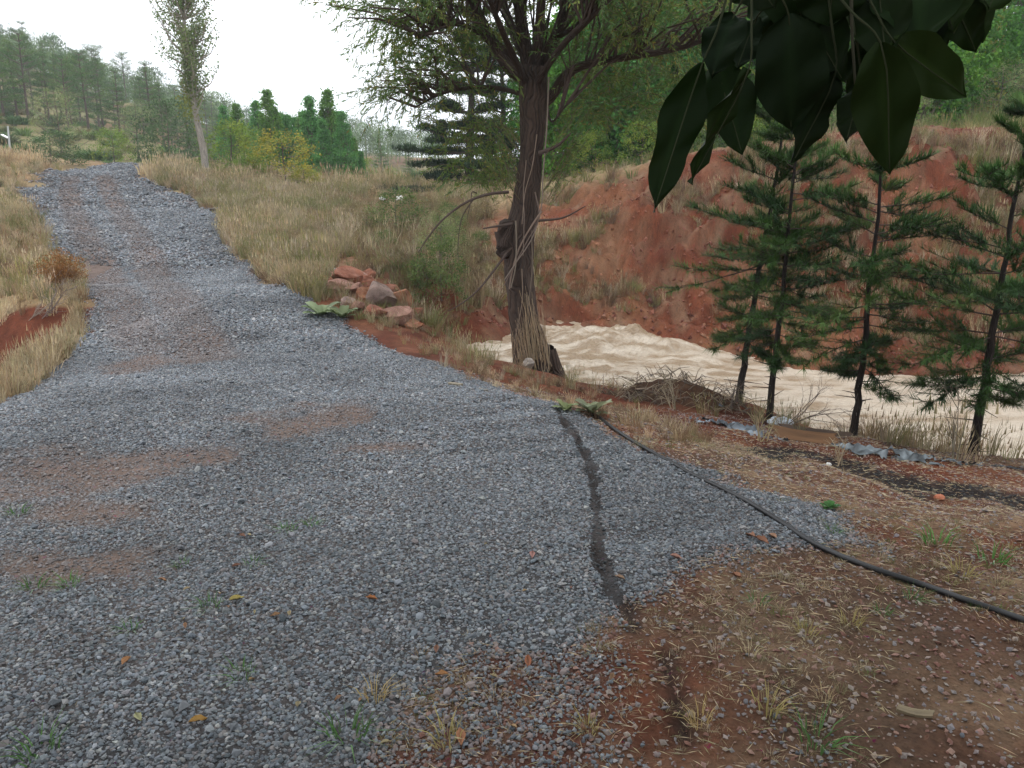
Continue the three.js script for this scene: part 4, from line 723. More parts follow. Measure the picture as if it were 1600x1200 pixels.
[[1000, 22, 0.6, 0], [1060, 22, 0.65, 0], [1120, 21, 0.6, 2], [1200, 21, 0.65, 0], [1270, 20.5, 0.6, 3], [1340, 20.5, 0.6, 0], [1410, 20.5, 0.55, 3], [930, 23, 0.6, 0]].forEach(([px, d, s, k]) => plant(bush[k], 'leafy_shrub', 'bushy shrub along the top of the red bank', 'shrub', gp(px, d), rr(0, 6), s, 'shrubs along the top of the red bank', 0.9));

// dark spreading pine behind the willow, and pines on the hillside
function oldPine(g, o) {
  const tr = curve([V(0, -0.3, 0), V(o.lean * 0.4, o.h * 0.4, 0), V(o.lean, o.h * 0.96, 0)], 10);
  new Geo().tube(tr, grad(o.r, o.r * 0.25, 11), 7, o.bark, { lump: 0.08 }).build('trunk', barkMat, g);
  const nd = new Geo(), br = new Geo();
  let f = o.from;
  while (f < 1) {
    const rel = (f - o.from) / (1 - o.from), nb = Math.round(rr(3, 5)), a0 = rr(0, 6.3), i = Math.min(9, Math.floor(f * 10)), p = tr[i].clone().lerp(tr[i + 1], f * 10 - i);
    for (let b = 0; b < nb; b++) {
      const a = a0 + b / nb * 6.28 + gauss() * 0.4, L = o.w * o.profile(rel) * rr(0.6, 1.15), d = V(Math.cos(a), o.up + rel * 0.35 + gauss() * 0.1, Math.sin(a)), e = p.clone().addScaledVector(d, L);
      br.tube([p, p.clone().lerp(e, 0.5).add(V(0, -L * 0.05, 0)), e], [o.r * 0.26, o.r * 0.16, 0.012], 4, o.bark, { cap: false });
      const n = Math.max(3, Math.round(L / o.cs * 1.7)), c0 = pick(o.pal);
      for (let k = 0; k < n; k++) {
        const s = p.clone().lerp(e, lerp(0.35, 1.05, (k + R()) / n)).add(V(gauss() * L * 0.2, gauss() * o.cs * 0.3, gauss() * L * 0.2));
        for (let m = 0; m < o.per; m++) { const q = s.clone().add(V(gauss() * o.cs, gauss() * o.cs * 0.42, gauss() * o.cs)), dd = rnd3(); dd.y = Math.abs(dd.y) * 0.8 + 0.15; nd.needle(q, dd.normalize(), o.nl * rr(0.7, 1.3), o.nw, vary(c0, 0.3)); }
      }
    }
    f += o.gap / o.h * rr(0.7, 1.3);
  }
  br.build('branches', plainMat, g, 'stuff'); nd.build('crown', needleMat, g);
}
srand(500);
{
  const pal = [[0.022, 0.045, 0.026], [0.028, 0.055, 0.03], [0.034, 0.065, 0.03]];
  const p = gp(732, 30, 300), t = thing('dark_pine', 'dark spreading pine seen left of and behind the willow trunk', 'tree', p);
  oldPine(t, { h: 6.6, r: 0.2, lean: 0.3, from: 0.03, w: 2.5, gap: 0.55, up: 0.0, cs: 0.24, per: 90, nl: 0.17, nw: 0.042, bark: [0.08, 0.06, 0.05], pal, profile: (f) => 1.05 - 0.75 * f });
  const q = gp(790, 33, 300), t2 = thing('dark_pine', 'second dark pine mostly hidden behind the willow trunk', 'tree', q);
  oldPine(t2, { h: 6.2, r: 0.18, lean: -0.2, from: 0.05, w: 2.2, gap: 0.45, up: 0.1, cs: 0.26, per: 54, nl: 0.16, nw: 0.03, bark: [0.08, 0.06, 0.05], pal: [[0.04, 0.075, 0.03], [0.05, 0.09, 0.035]], profile: (f) => 1.05 - 0.7 * f });
}
const HP = [[0.09, 0.17, 0.055], [0.115, 0.2, 0.06], [0.14, 0.225, 0.06], [0.08, 0.15, 0.055]];
const hillPine = [
  { from: 0.5, w: 2.4, up: 0.3, profile: (f) => 0.75 + 0.35 * Math.sin(Math.PI * f) - 0.35 * f }, { from: 0.32, w: 2.1, up: 0.15, profile: (f) => 1.05 - 0.75 * f }, { from: 0.6, w: 2.2, up: 0.4, profile: (f) => 0.7 + 0.4 * f - 0.4 * f * f }, { from: 0.22, w: 2.0, up: 0.1, profile: (f) => 1.1 - 0.85 * f },
].map((o) => proto((g) => oldPine(g, { h: 9, r: 0.17, lean: rr(-0.4, 0.4), gap: 0.6, cs: 0.4, per: 44, nl: 0.2, nw: 0.035, bark: [0.17, 0.13, 0.11], pal: HP, ...o })));
{
  srand(520);
  const pts = [[8, 70, 0], [30, 78, 2], [55, 84, 0], [74, 80, 2], [88, 82, 2], [110, 74, 1], [128, 70, 3], [140, 82, 1], [165, 78, 0], [188, 92, 2], [205, 90, 3], [228, 98, 1], [246, 104, 3], [262, 108, 1], [20, 62, 1], [45, 66, 3], [62, 60, 0], [92, 62, 1], [150, 64, 0], [172, 68, 3], [195, 66, 1], [118, 60, 0], [5, 56, 1], [-30, 58, 0], [-60, 64, 1], [-15, 76, 3], [232, 78, 3], [248, 70, 1], [275, 84, 0], [262, 66, 3], [288, 96, 1], [342, 112, 1], [330, 100, 3], [362, 120, 3], [310, 84, 1], [300, 72, 3], [345, 86, 3], [395, 104, 1], [130, 96, 1], [158, 98, 0], [96, 98, 3], [40, 96, 1], [12, 92, 0], [175, 108, 1], [210, 112, 0], [65, 104, 1]];
  pts.forEach(([px, d, k], i) => plant(hillPine[k], 'hillside_pine', [58, 74, 88].includes(px) ? 'flat topped pine on the left skyline' : 'hazy pine standing among others on the left hillside', 'tree', gp(px + rr(-4, 4), d), rr(0, 6), rr(0.52, 0.8), [74, 88].includes(px) ? 'flat topped skyline pines' : 'pines on the left hillside', rr(0.9, 1.15)));
  plant(hillPine[1], 'valley_pine', 'small bluish pine right of the young poplars at the valley end', 'tree', gp(598, 62), 1, 0.34, null, 1);
  plant(hillPine[3], 'valley_pine', 'tiny pale pine at the valley end left of the dark pine', 'tree', gp(640, 58), 1, 0.3, null, 1);
  [[575, 58, 0, 0.8], [615, 52, 0, 0.6], [655, 48, 2, 0.6], [690, 44, 0, 0.7], [720, 42, 0, 0.9]].forEach(([px, d, k, s]) => plant(bush[k], 'leafy_shrub', 'low green shrub at the far end of the field', 'shrub', gp(px, d), rr(0, 6), s, 'shrubs at the far end of the field', 0.9));
  // far wood on the ridges: one mass
  const crown = [], trunkless = new Geo();
  for (let k = 0; k < 900; k++) { const a = rr(0, 6.283), y = R(), rad = Math.pow(R(), 0.5) * (0.16 + 0.26 * Math.sin(Math.PI * clamp(0.2 + y * 0.8))), d = rnd3(); d.y = Math.abs(d.y); trunkless.needle(V(Math.cos(a) * rad, 0.28 + y * 0.7, Math.sin(a) * rad), d.normalize(), rr(0.03, 0.07), 0.026, vary([1, 1, 1], 0.35)); }
  trunkless.tube([V(0, -0.05, 0), V(0, 0.9, 0)], [0.02, 0.008], 4, [1.6, 1.2, 1.0]);
  const wood = (n, x0, x1, z0, z1, keep) => { for (let k = 0; k < n * 6 && n > 0; k++) { const x = rr(x0, x1), z = rr(z0, z1); if (keep && !keep(x, z)) continue; n--; const s = rr(4, 7), c = vary(pick(HP), 0.2); crown.push([x, H(x, z), z, 0, rr(0, 6), 0, s * rr(0.8, 1.1), s, s * rr(0.8, 1.1), ...c]); } };
  wood(700, -150, -10, -320, -114, (x, z) => x / z > 0.08 && x / z < 1.1); wood(110, -110, -40, -110, -70, (x, z) => x / z > 0.72); wood(300, 30, 190, -260, -70); wood(80, -60, 20, -380, -250);
  scatter('distant_pine_wood', trunkless.geometry(), new THREE.MeshStandardMaterial({ vertexColors: true, roughness: 0.9, side: THREE.DoubleSide }), crown, 'hazy pine wood covering the distant ridges');
  const scrub = []; for (let k = 0; k < 1500; k++) { const x = rr(-75, -6), z = rr(-120, -42); if (x / z > 0.75) continue; const s = rr(0.25, 0.9), c = vary(pick([...HP, [0.12, 0.13, 0.05], [0.2, 0.17, 0.08], [0.09, 0.11, 0.04]]), 0.25); scrub.push([x, H(x, z) - 0.1, z, 0, rr(0, 6), 0, s * 1.3, s, s * 1.3, ...c]); }
  scatter('hillside_scrub', tuftGeo(9, 120, 0.9, 0.5, 0.05), instMat, scrub, 'low scrub on the left hillside');
}
// ---------------------------------------------------------------- the broadleaf tree overhead, whose twigs hang into view
{
  srand(601);
  const base = V(2.9, H(2.9, 1.9), 1.9);
  const t = thing('broadleaf_tree', 'broad leaved tree overhead with large dark leaves hanging into the upper right', 'tree', base);
  const L = (x, y, z) => V(x, y, z).sub(base), A = (px, py, d) => at(px, py, d).sub(base);
  new Geo().tube(curve([L(2.9, -0.3, 1.9), L(2.85, 0.9, 1.85), L(2.7, 2.0, 1.7), L(2.6, 2.9, 1.6)], 14), grad(0.17, 0.12, 15), 16, BARK, { lump: 0.12 }).build('trunk', barkMat, t);
  const ends = [[-2.6, 3.6, 0.4], [-0.6, 3.9, -1.6], [1.6, 3.7, -2.0], [4.6, 3.8, -0.8], [5.2, 4.0, 2.6], [1.6, 4.4, 4.2], [-1.6, 4.2, 2.8], [2.4, 5.4, 1.2], [-3.4, 3.5, -0.9], [0.2, 4.6, 0.2]];
  for (const e of ends) new Geo().tube(curve([L(2.65, 2.6, 1.65), L(lerp(2.65, e[0], 0.45), lerp(2.6, e[1], 0.62), lerp(1.65, e[2], 0.45)), L(...e)], 10), grad(0.085, 0.018, 11), 8, BARK, { lump: 0.1 }).build('limb', barkMat, t);
  const sprig = curve([L(2.65, 2.55, 1.6), L(2.0, 2.5, 0.3), A(1560, -170, 1.15), A(1420, -120, 1.05), A(1300, -90, 1.0), A(1180, -70, 0.98), A(1090, -85, 1.0)], 26);
  new Geo().tube(sprig, grad(0.035, 0.004, 27), 8, BARKD, { lump: 0.08 }).build('limb', barkMat, t);
  // leaves of the crown overhead
  const cr = new Geo(), n = V(0, 1, 0);
  for (let k = 0; k < 23000; k++) {
    const a = rr(0, 6.283), r = Math.sqrt(R()), x = 0.9 + Math.cos(a) * r * 6.4, z = 1.5 + Math.sin(a) * r * 6.0, low = z > 0.8 ? lerp(2.5, 0.5, sstep(0.8, 3.6, z)) : 2.6 + 0.12 * Math.max(0, -z), y = lerp(low, 5.6 - r * 1.4, Math.pow(R(), 0.9));
    if (y < 2.0 + 0.36 * -z) continue;
    const d = rnd3(); d.y = -Math.abs(d.y) * 0.6 - 0.1; d.normalize(); n.set(gauss() * 0.5, 1, gauss() * 0.5).normalize();
    cr.leaf(L(x, y, z), d, n, rr(0.12, 0.19), rr(0.08, 0.115), vary([0.06, 0.1, 0.035], 0.3));
  }
  cr.build('crown', leafMat, t);
  // the leaves that hang into view: [base, tip, width in px, distance, roll, bow]
  const bigMat = new THREE.MeshPhysicalMaterial({ vertexColors: true, roughness: 0.45, specularIntensity: 0.14, transmission: 0.1, thickness: 0, side: THREE.DoubleSide });
  const thinLeaf = bigMat.clone(); thinLeaf.transmission = 0.42;
  const leaves = [
    [1098, 98, 1022, 332, 74, 0.95, 0.35, 0.16], [1170, 108, 1080, 288, 30, 0.93, 0.9, 0.1], [1148, 22, 1112, 122, 70, 0.97, -0.3, -0.2], [1122, 92, 1160, 242, 88, 1.02, 0.1, 0.05], [1182, 28, 1152, 106, 58, 1.05, 0.2, 0.1],
    [1232, 22, 1236, 206, 126, 0.96, 0.1, -0.12], [1306, 112, 1240, 254, 58, 1.0, 0.5, 0.1], [1376, 66, 1391, 274, 108, 0.9, 0.05, 0.06], [1345, 122, 1322, 222, 56, 0.99, -0.4, 0.1], [1395, 62, 1511, 152, 92, 0.95, 0.1, 0.1],
    [1488, -6, 1526, 82, 66, 1.05, 0.2, 0.05], [1302, -60, 1296, 42, 130, 0.98, 0, 0.1], [1425, -60, 1440, 76, 140, 1.0, 0.2, -0.1], [1235, -60, 1262, 70, 110, 1.03, 0.1, 0.1], [1368, -40, 1385, 100, 96, 0.99, -0.2, 0.1], [1160, -60, 1210, 12, 90, 1.0, 0.1, 0.1],
    [1570, -60, 1545, 14, 90, 1.06, 0.1, 0.1], [1250, 0, 1318, 128, 92, 1.04, -0.2, 0.1], [1460, -50, 1490, 50, 100, 1.02, 0.1, 0.1], [1400, -10, 1470, 92, 96, 1.01, 0.1, 0.05], [1255, 60, 1290, 190, 84, 1.06, 0.3, 0.1], [1340, 60, 1352, 170, 60, 1.04, 0.4, 0.1], [1120, -70, 1075, 0, 60, 1.02, 0.3, 0.1], [1500, -80, 1520, 14, 80, 1.1, 0.1, 0.1],
  ];
  for (let k = 0; k < 16; k++) { const bx = rr(1140, 1520), by = rr(-60, 20); leaves.push([bx, by, bx + rr(-45, 45), by + rr(70, 105), rr(50, 72), rr(1.08, 1.2), rr(-0.5, 0.5), rr(-0.1, 0.15)]); }
  leaves.forEach(([bx, by, tx, ty, w, d, roll, bow], li) => {
    const P0 = A(bx, by, d), P1 = A(tx, ty, d + rr(-0.05, 0.05)), ax = P1.clone().sub(P0), len = ax.length(); ax.normalize();
    const mid = P0.clone().add(P1).multiplyScalar(0.5).add(base), view = mid.clone().sub(V(0, EYE, 0)).normalize(), side0 = ax.clone().cross(view).normalize(), nor0 = side0.clone().cross(ax).normalize();
    const side = side0.clone().multiplyScalar(Math.cos(roll)).addScaledVector(nor0, Math.sin(roll)), nor = side.clone().cross(ax).normalize(), W = w * 0.84 / FPX * d * 0.5 / Math.max(0.45, Math.cos(roll) * 1.0), g = new Geo(), NU = 14, NV = 8;
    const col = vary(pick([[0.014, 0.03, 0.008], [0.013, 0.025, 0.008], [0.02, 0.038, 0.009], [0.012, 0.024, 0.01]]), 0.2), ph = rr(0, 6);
    for (let i = 0; i <= NU; i++) {
      const f = i / NU, prof = f > 0.93 ? lerp(0.13, 0.0, (f - 0.93) / 0.07) : Math.max(0.13, Math.pow(Math.sin(Math.PI * Math.pow(Math.min(1, f / 0.965), 0.82)), 0.66));
      for (let j = 0; j <= NV; j++) {
        const s = j / NV * 2 - 1, vein = Math.abs(Math.sin((f * 7 + Math.abs(s) * 1.6) * Math.PI)), ripple = 0.006 * Math.sin(f * 15 + ph + s * 2) * Math.abs(s);
        const p = P0.clone().addScaledVector(ax, f * len).addScaledVector(side, s * W * prof * (1 + 0.05 * Math.sin(f * 11 + ph))).addScaledVector(nor, bow * len * (f - f * f) * 2 - Math.abs(s) * prof * W * 0.22 + ripple + 0.0022 * vein);
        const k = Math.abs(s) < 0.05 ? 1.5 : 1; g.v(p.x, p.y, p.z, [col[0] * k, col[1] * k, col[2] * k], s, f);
      }
    }
    for (let i = 0; i < NU; i++) for (let j = 0; j < NV; j++) { const a = i * (NV + 1) + j, b = a + NV + 1; g.t(a, b, a + 1); g.t(a + 1, b, b + 1); }
    const lm = g.build('leaf', [0, 3, 6, 10, 17].includes(li) ? thinLeaf : bigMat, t); lm.userData.label = 'large dark pointed leaf';
    let best = sprig[10], bd = 9; sprig.forEach((q, i) => { if (i > 6) { const e = q.distanceTo(P0); if (e < bd) { bd = e; best = q; } } });
    const stem = new Geo().tube(curve([best, best.clone().lerp(P0, 0.6).add(V(0, -0.01, 0.01)), P0, P0.clone().addScaledVector(ax, len * 0.95).addScaledVector(nor, bow * len * 0.09)], 12), grad(0.0018, 0.0006, 13), 5, [0.035, 0.045, 0.018]); stem.build('stalk', plainMat, lm);
  });
  new Geo().tube(curve([A(1330, -80, 0.97), A(1331, 40, 0.96), A(1337, 140, 0.97)], 8), grad(0.0022, 0.0015, 9), 5, [0.05, 0.05, 0.03]).build('twig', plainMat, t);
}

// ---------------------------------------------------------------- boulders by the culvert
function boulder(px, py, d, w, h, seed, col, label) {
  const p = at(px, py, d), r = w / FPX * d / 2 * 1.4, k = h / w, g = new THREE.IcosahedronGeometry(1, 4).deleteAttribute('normal').deleteAttribute('uv'), q = mergeVertices(g), a = q.attributes.position, c = [];
  const cuts = []; srand(seed); for (let i = 0; i < 13; i++) cuts.push([rnd3(), rr(0.55, 0.85)]);
  for (let i = 0; i < a.count; i++) {
    const v = V(a.getX(i), a.getY(i), a.getZ(i)); for (const [n, m] of cuts) { const e = v.dot(n) - m; if (e > 0) v.addScaledVector(n, -e); }
    const f = fbm(v.x * 3 + seed, v.y * 3 + v.z * 2.3, 4), f2 = fbm(v.x * 9 + seed, v.z * 9 + v.y * 7, 3); v.multiplyScalar(1 + 0.1 * f + 0.04 * f2);
    a.setXYZ(i, v.x * r, v.y * r * k, v.z * r * 0.9); const m = 0.9 + 0.5 * f + 0.3 * f2, pale = clamp(f2 * 1.6); c.push(lerp(col[0] * m, 0.38, pale * 0.35), lerp(col[1] * m, 0.28, pale * 0.35), lerp(col[2] * m, 0.24, pale * 0.35));
  }
  q.setAttribute('color', new THREE.Float32BufferAttribute(c, 3)); q.setAttribute('uv', new THREE.Float32BufferAttribute(Array.from({ length: a.count * 2 }, (_, i) => (i & 1 ? a.getY(i >> 1) : a.getX(i >> 1) + a.getZ(i >> 1)) / 0.6), 2)); q.computeVertexNormals();
  const m = new THREE.Mesh(toCreasedNormals(q, 0.45), soilMat); const gy = H(p.x, p.z); m.position.set(p.x, Math.max(gy + r * k * 0.5, Math.min(p.y, gy + r * k * 0.9)), p.z); m.rotation.set(rr(-0.3, 0.3), rr(0, 6), rr(-0.3, 0.3));
  single(m, 'boulder', label, 'rock', 'red boulders by the culvert');
}
const RK = [0.3, 0.125, 0.08], RP = [0.34, 0.19, 0.145], RG = [0.3, 0.22, 0.19], RO = [0.33, 0.15, 0.085];
[[590, 462, 11.9, 54, 34, 1, RK, 'largest rounded red boulder in the rock pile by the road'], [628, 490, 11.1, 40, 38, 2, RO, 'blocky orange red boulder at the right end of the rock pile'], [594, 492, 10.9, 44, 36, 3, RG, 'pale greyish pink boulder below the largest red one'], [540, 452, 12.2, 46, 26, 4, RK, 'flat dark red boulder at the left of the rock pile'], [552, 428, 13, 40, 26, 5, RP, 'pinkish boulder at the top of the rock pile'], [565, 443, 12.6, 34, 22, 6, RK, 'small red boulder just under the topmost pinkish one'], [528, 462, 11.6, 40, 20, 7, RP, 'flat pale pink boulder above the rosette plant'], [556, 470, 11.4, 34, 22, 8, RP, 'pink boulder between the flat one and the largest red one'], [572, 492, 10.8, 26, 24, 9, RO, 'narrow orange boulder left of the pale greyish one'], [620, 514, 10.3, 44, 26, 10, RP, 'low pinkish boulder at the foot of the rock pile near the road'], [588, 512, 10.2, 34, 20, 12, RK, 'small low red boulder at the road edge'], [508, 458, 11.8, 24, 16, 13, RK, 'small red stone at the far left of the rock pile'], [545, 486, 10.6, 22, 16, 14, RG, 'small pale stone beside the rosette plant'], [655, 505, 10.9, 24, 20, 15, RK, 'small red boulder at the right among the weeds'], [570, 415, 13.6, 26, 16, 16, RK, 'small red boulder behind the topmost pinkish one'], [602, 440, 12.6, 30, 20, 18, RP, 'pink boulder directly above the largest red one'], [640, 468, 11.8, 28, 22, 19, RK, 'dark red boulder right behind the blocky orange one'], [612, 478, 11.4, 26, 18, 20, RP, 'small pink stone between the largest and the blocky boulders'], [548, 440, 12.6, 30, 18, 21, RO, 'orange stone in the upper left of the rock pile'], [520, 446, 12.4, 28, 16, 22, RP, 'thin pink stone at the upper left end of the rock pile'], [560, 505, 10.4, 22, 14, 23, RP, 'small pink stone at the road edge below the narrow orange one'], [646, 524, 10.2, 26, 16, 24, RO, 'low orange stone at the lower right end of the rock pile'], [826, 566, 9.55, 16, 13, 17, [0.5, 0.45, 0.4], 'small whitish stone at the foot of the willow trunk']].forEach((a) => boulder(...a));

// ---------------------------------------------------------------- hose
{
  const px = [[925, 645], [945, 662], [985, 690], [1030, 716], [1080, 744], [1130, 768], [1175, 792], [1220, 820], [1262, 848], [1310, 872], [1370, 895], [1440, 918], [1510, 943], [1560, 960], [1605, 976], [1700, 1010], [1850, 1050]];
  const pts = px.map(([a, b]) => { const p = G(a, b); p.y += 0.014; return p; }), c = curve(pts, 160).map((p) => { p.y = Math.max(p.y, H(p.x, p.z) + 0.012); return p; }), o = c[0].clone();
  const g = new Geo().tube(toLocal(c, o), grad(0.0135, 0.0135, 161), 10, [0.012, 0.012, 0.013]);
  const m = new THREE.Mesh(g.geometry(), std({ roughness: 0.42 })); m.position.copy(o); single(m, 'hose', 'black rubber hose lying along the edge of the gravel', 'hose');
}
// ---------------------------------------------------------------- litter and wood on the river bank
function sheet(px, width, amp, col, name, label, cat, mat) {
  const LN = 150, line = curve(px.map(([a, b]) => G(a, b)), LN), o = line[LN / 2].clone(), g = new Geo(), NV = 16;
  line.forEach((p, i) => {
    const q = line[Math.min(LN, i + 1)].clone().sub(line[Math.max(0, i - 1)]).setY(0).normalize(), sx = -q.z, sz = q.x, tap = Math.sin(Math.PI * clamp(0.06 + i / LN * 0.88));
    for (let j = 0; j <= NV; j++) {
      const s = (j / NV - 0.5) * width * (0.55 + 0.5 * tap + 0.9 * fbm(i * 0.09 + 3, j > 8 ? 4 : 9, 3)), x = p.x + sx * s, z = p.z + sz * s;
      const fold = Math.abs(fbm(x * 6 + 7, z * 11, 3)) + 0.8 * Math.abs(fbm(x * 16, z * 24, 2)), k = 0.35 + 2.2 * Math.pow(clamp(0.5 + fbm(x * 11, z * 15, 3)), 2);
      g.v(x - o.x, H(x, z) + 0.004 + amp * fold * (0.3 + 0.7 * Math.sin(Math.PI * j / NV)) - 0.45 * amp * clamp(0.35 + 1.6 * fbm(x * 3.1 + 9, z * 5, 3)) - o.y, z - o.z, [col[0] * k, col[1] * k, col[2] * k]);
    }
  });
  for (let i = 0; i < LN; i++) for (let j = 0; j < NV; j++) { const hx = line[i].x * 7, hz = j * 0.35 + line[i].z * 3; if (fbm(hx, hz, 3) > 0.14) continue; const a = i * (NV + 1) + j, b = a + NV + 1; g.t(a, b, a + 1); g.t(a + 1, b, b + 1); }
  const m = new THREE.Mesh(g.geometry(), mat); m.position.copy(o); return single(m, name, label, cat);
}
const plasticMat = std({ roughness: 0.6 });
srand(700);
sheet([[1072, 654], [1110, 662], [1150, 668], [1190, 680], [1225, 690]], 0.24, 0.1, [0.095, 0.112, 0.13], 'plastic_sheet', 'crumpled blue grey plastic sheet left of the brown board', 'plastic sheet', plasticMat);
sheet([[1300, 697], [1340, 704], [1385, 712], [1430, 716], [1480, 722], [1535, 730]], 0.22, 0.09, [0.095, 0.11, 0.118], 'plastic_sheet', 'long crumpled grey plastic sheet right of the brown board', 'plastic sheet', plasticMat);
sheet([[1535, 728], [1570, 731], [1620, 737]], 0.08, 0.03, [0.03, 0.03, 0.035], 'plastic_strip', 'thin black plastic strip at the right edge of the bank', 'plastic strip', plasticMat);
function bag(px, py, w, h, col, seed, label, lift = 0.4, d = null) {
  const p = d ? at(px, py, d) : G(px, py), dist = -p.z, r = w / FPX * dist / 2, k = h / w, q = mergeVertices(new THREE.IcosahedronGeometry(1, 5).deleteAttribute('normal').deleteAttribute('uv')), a = q.attributes.position, c = [];
  for (let i = 0; i < a.count; i++) { const x = a.getX(i), y = a.getY(i), z = a.getZ(i), f = 1 - 0.5 * Math.abs(fbm(x * 2.2 + seed, y * 2.2 + z * 1.7, 3)) + 0.14 * fbm(x * 6 + seed, z * 6 + y * 4, 2); a.setXYZ(i, x * f * r, Math.max(-0.5, y) * f * r * k, z * f * r * 0.8); const m = 0.9 + 0.25 * fbm(x * 3 + seed, z * 3, 2); c.push(col[0] * m, col[1] * m, col[2] * m); }
  q.setAttribute('color', new THREE.Float32BufferAttribute(c, 3)); q.computeVertexNormals();
  const m = new THREE.Mesh(q, plasticMat); m.position.copy(p); if (!d) m.position.y += r * k * lift; m.rotation.y = seed; return single(m, 'plastic_bag', label, 'plastic bag');
}
bag(1220, 664, 46, 20, [0.72, 0.78, 0.86], 3, 'flattened white plastic bag left of the brown board on the bank');
bag(1142, 608, 18, 24, [0.6, 0.66, 0.7], 5, 'white plastic bag caught on the leaning pine trunk foot');
bag(1148, 624, 24, 18, [0.4, 0.52, 0.68], 8, 'pale blue plastic bag at the foot of the leaning pine');
bag(1122, 636, 26, 14, [0.17, 0.2, 0.27], 9, 'dark blue plastic scrap left of the leaning pine');
bag(598, 321, 12, 9, [0.75, 0.75, 0.75], 11, 'small white litter bag at left above the weed bush', 2.2); bag(625, 322, 14, 10, [0.8, 0.8, 0.8], 12, 'small white litter bag at right above the weed bush', 2.2); bag(698, 318, 8, 6, [0.7, 0.7, 0.7], 13, 'tiny white litter scrap on the field edge left of the willow');
bag(520, 424, 20, 9, [0.75, 0.75, 0.72], 14, 'white plastic scrap on top of the rock pile');
bag(1295, 727, 10, 7, [0.75, 0.74, 0.7], 15, 'small white scrap on the burnt black strip');
function plank(p, len, wid, th, yaw, pitch, roll, col, name, label, cat, curl = 0) {
  const g = new THREE.BoxGeometry(len, th, wid, 16, 1, 4), a = g.attributes.position, c = [], uv = [];
  for (let i = 0; i < a.count; i++) { const x = a.getX(i), z = a.getZ(i), e = Math.abs(Math.abs(x) - len / 2) < 1e-4 ? (hash2(Math.round(z * 90), 3) - 0.5) * len * 0.12 : 0; a.setX(i, x + e); a.setY(i, a.getY(i) + curl * (x / len) ** 2 + 0.004 * fbm(x * 12, z * 12, 2)); a.setZ(i, z * (1 + 0.12 * fbm(x * 5, z * 3, 2))); const m = 0.8 + 0.5 * fbm(x * 4, z * 30, 2); c.push(col[0] * m, col[1] * m, col[2] * m); uv.push(x / 0.4, z / 0.2); }
  g.setAttribute('color', new THREE.Float32BufferAttribute(c, 3)); g.setAttribute('uv', new THREE.Float32BufferAttribute(uv, 2)); g.computeVertexNormals();
  const m = new THREE.Mesh(g, std({ map: woodMap })); m.position.copy(p); m.rotation.set(roll, yaw, pitch, 'YXZ'); return single(m, name, label, cat);
}
{ const p = G(1258, 690); p.y += 0.045; plank(p, 0.52, 0.16, 0.012, -0.32, -0.06, 0.35, [0.21, 0.11, 0.052], 'wooden_board', 'brown veneer board lying tilted between the two plastic sheets', 'board', 0.06); const q = G(1275, 680); q.y += 0.03; plank(q, 0.62, 0.14, 0.014, -0.3, -0.05, 0.1, [0.13, 0.085, 0.06], 'wooden_board', 'dark weathered board lying just behind the brown veneer board', 'board', 0.03);
  const s = G(345, 330); s.y += 0.05; plank(s, 0.62, 0.25, 0.07, 0.1, 0, 0.05, [0.11, 0.09, 0.085], 'wooden_board', 'thin dark slab lying on the gravel shoulder near the tall poplar', 'board');
  const w1 = G(711, 603); w1.y += 0.016; plank(w1, 0.13, 0.035, 0.02, -0.5, 0, 0.1, [0.4, 0.36, 0.28], 'wood_chip', 'pale wood chip on the gravel left of the willow foot', 'wood chip'); const w2 = G(754, 612); w2.y += 0.014; plank(w2, 0.09, 0.03, 0.02, -0.7, 0, 0, [0.33, 0.32, 0.3], 'wood_chip', 'grey wood chip at the gravel edge right of the pale one', 'wood chip');
  const b = G(1428, 1118); b.y += 0.012; plank(b, 0.1, 0.026, 0.01, -0.35, 0, 0.2, [0.4, 0.33, 0.22], 'bark_piece', 'curled tan bark piece on the red earth at lower right', 'bark piece', 0.03);
  const r = G(1468, 780); r.y += 0.012; bagStone(r); }
function bagStone(p) { const m = new THREE.Mesh(stoneGeo(77, 1, 0.6, 0.15), new THREE.MeshStandardMaterial({ color: new THREE.Color().setRGB(0.34, 0.11, 0.055), roughness: 0.9 })); m.scale.setScalar(0.035); m.position.copy(p); single(m, 'red_stone', 'orange red stone lying beside the burnt strip', 'rock'); }
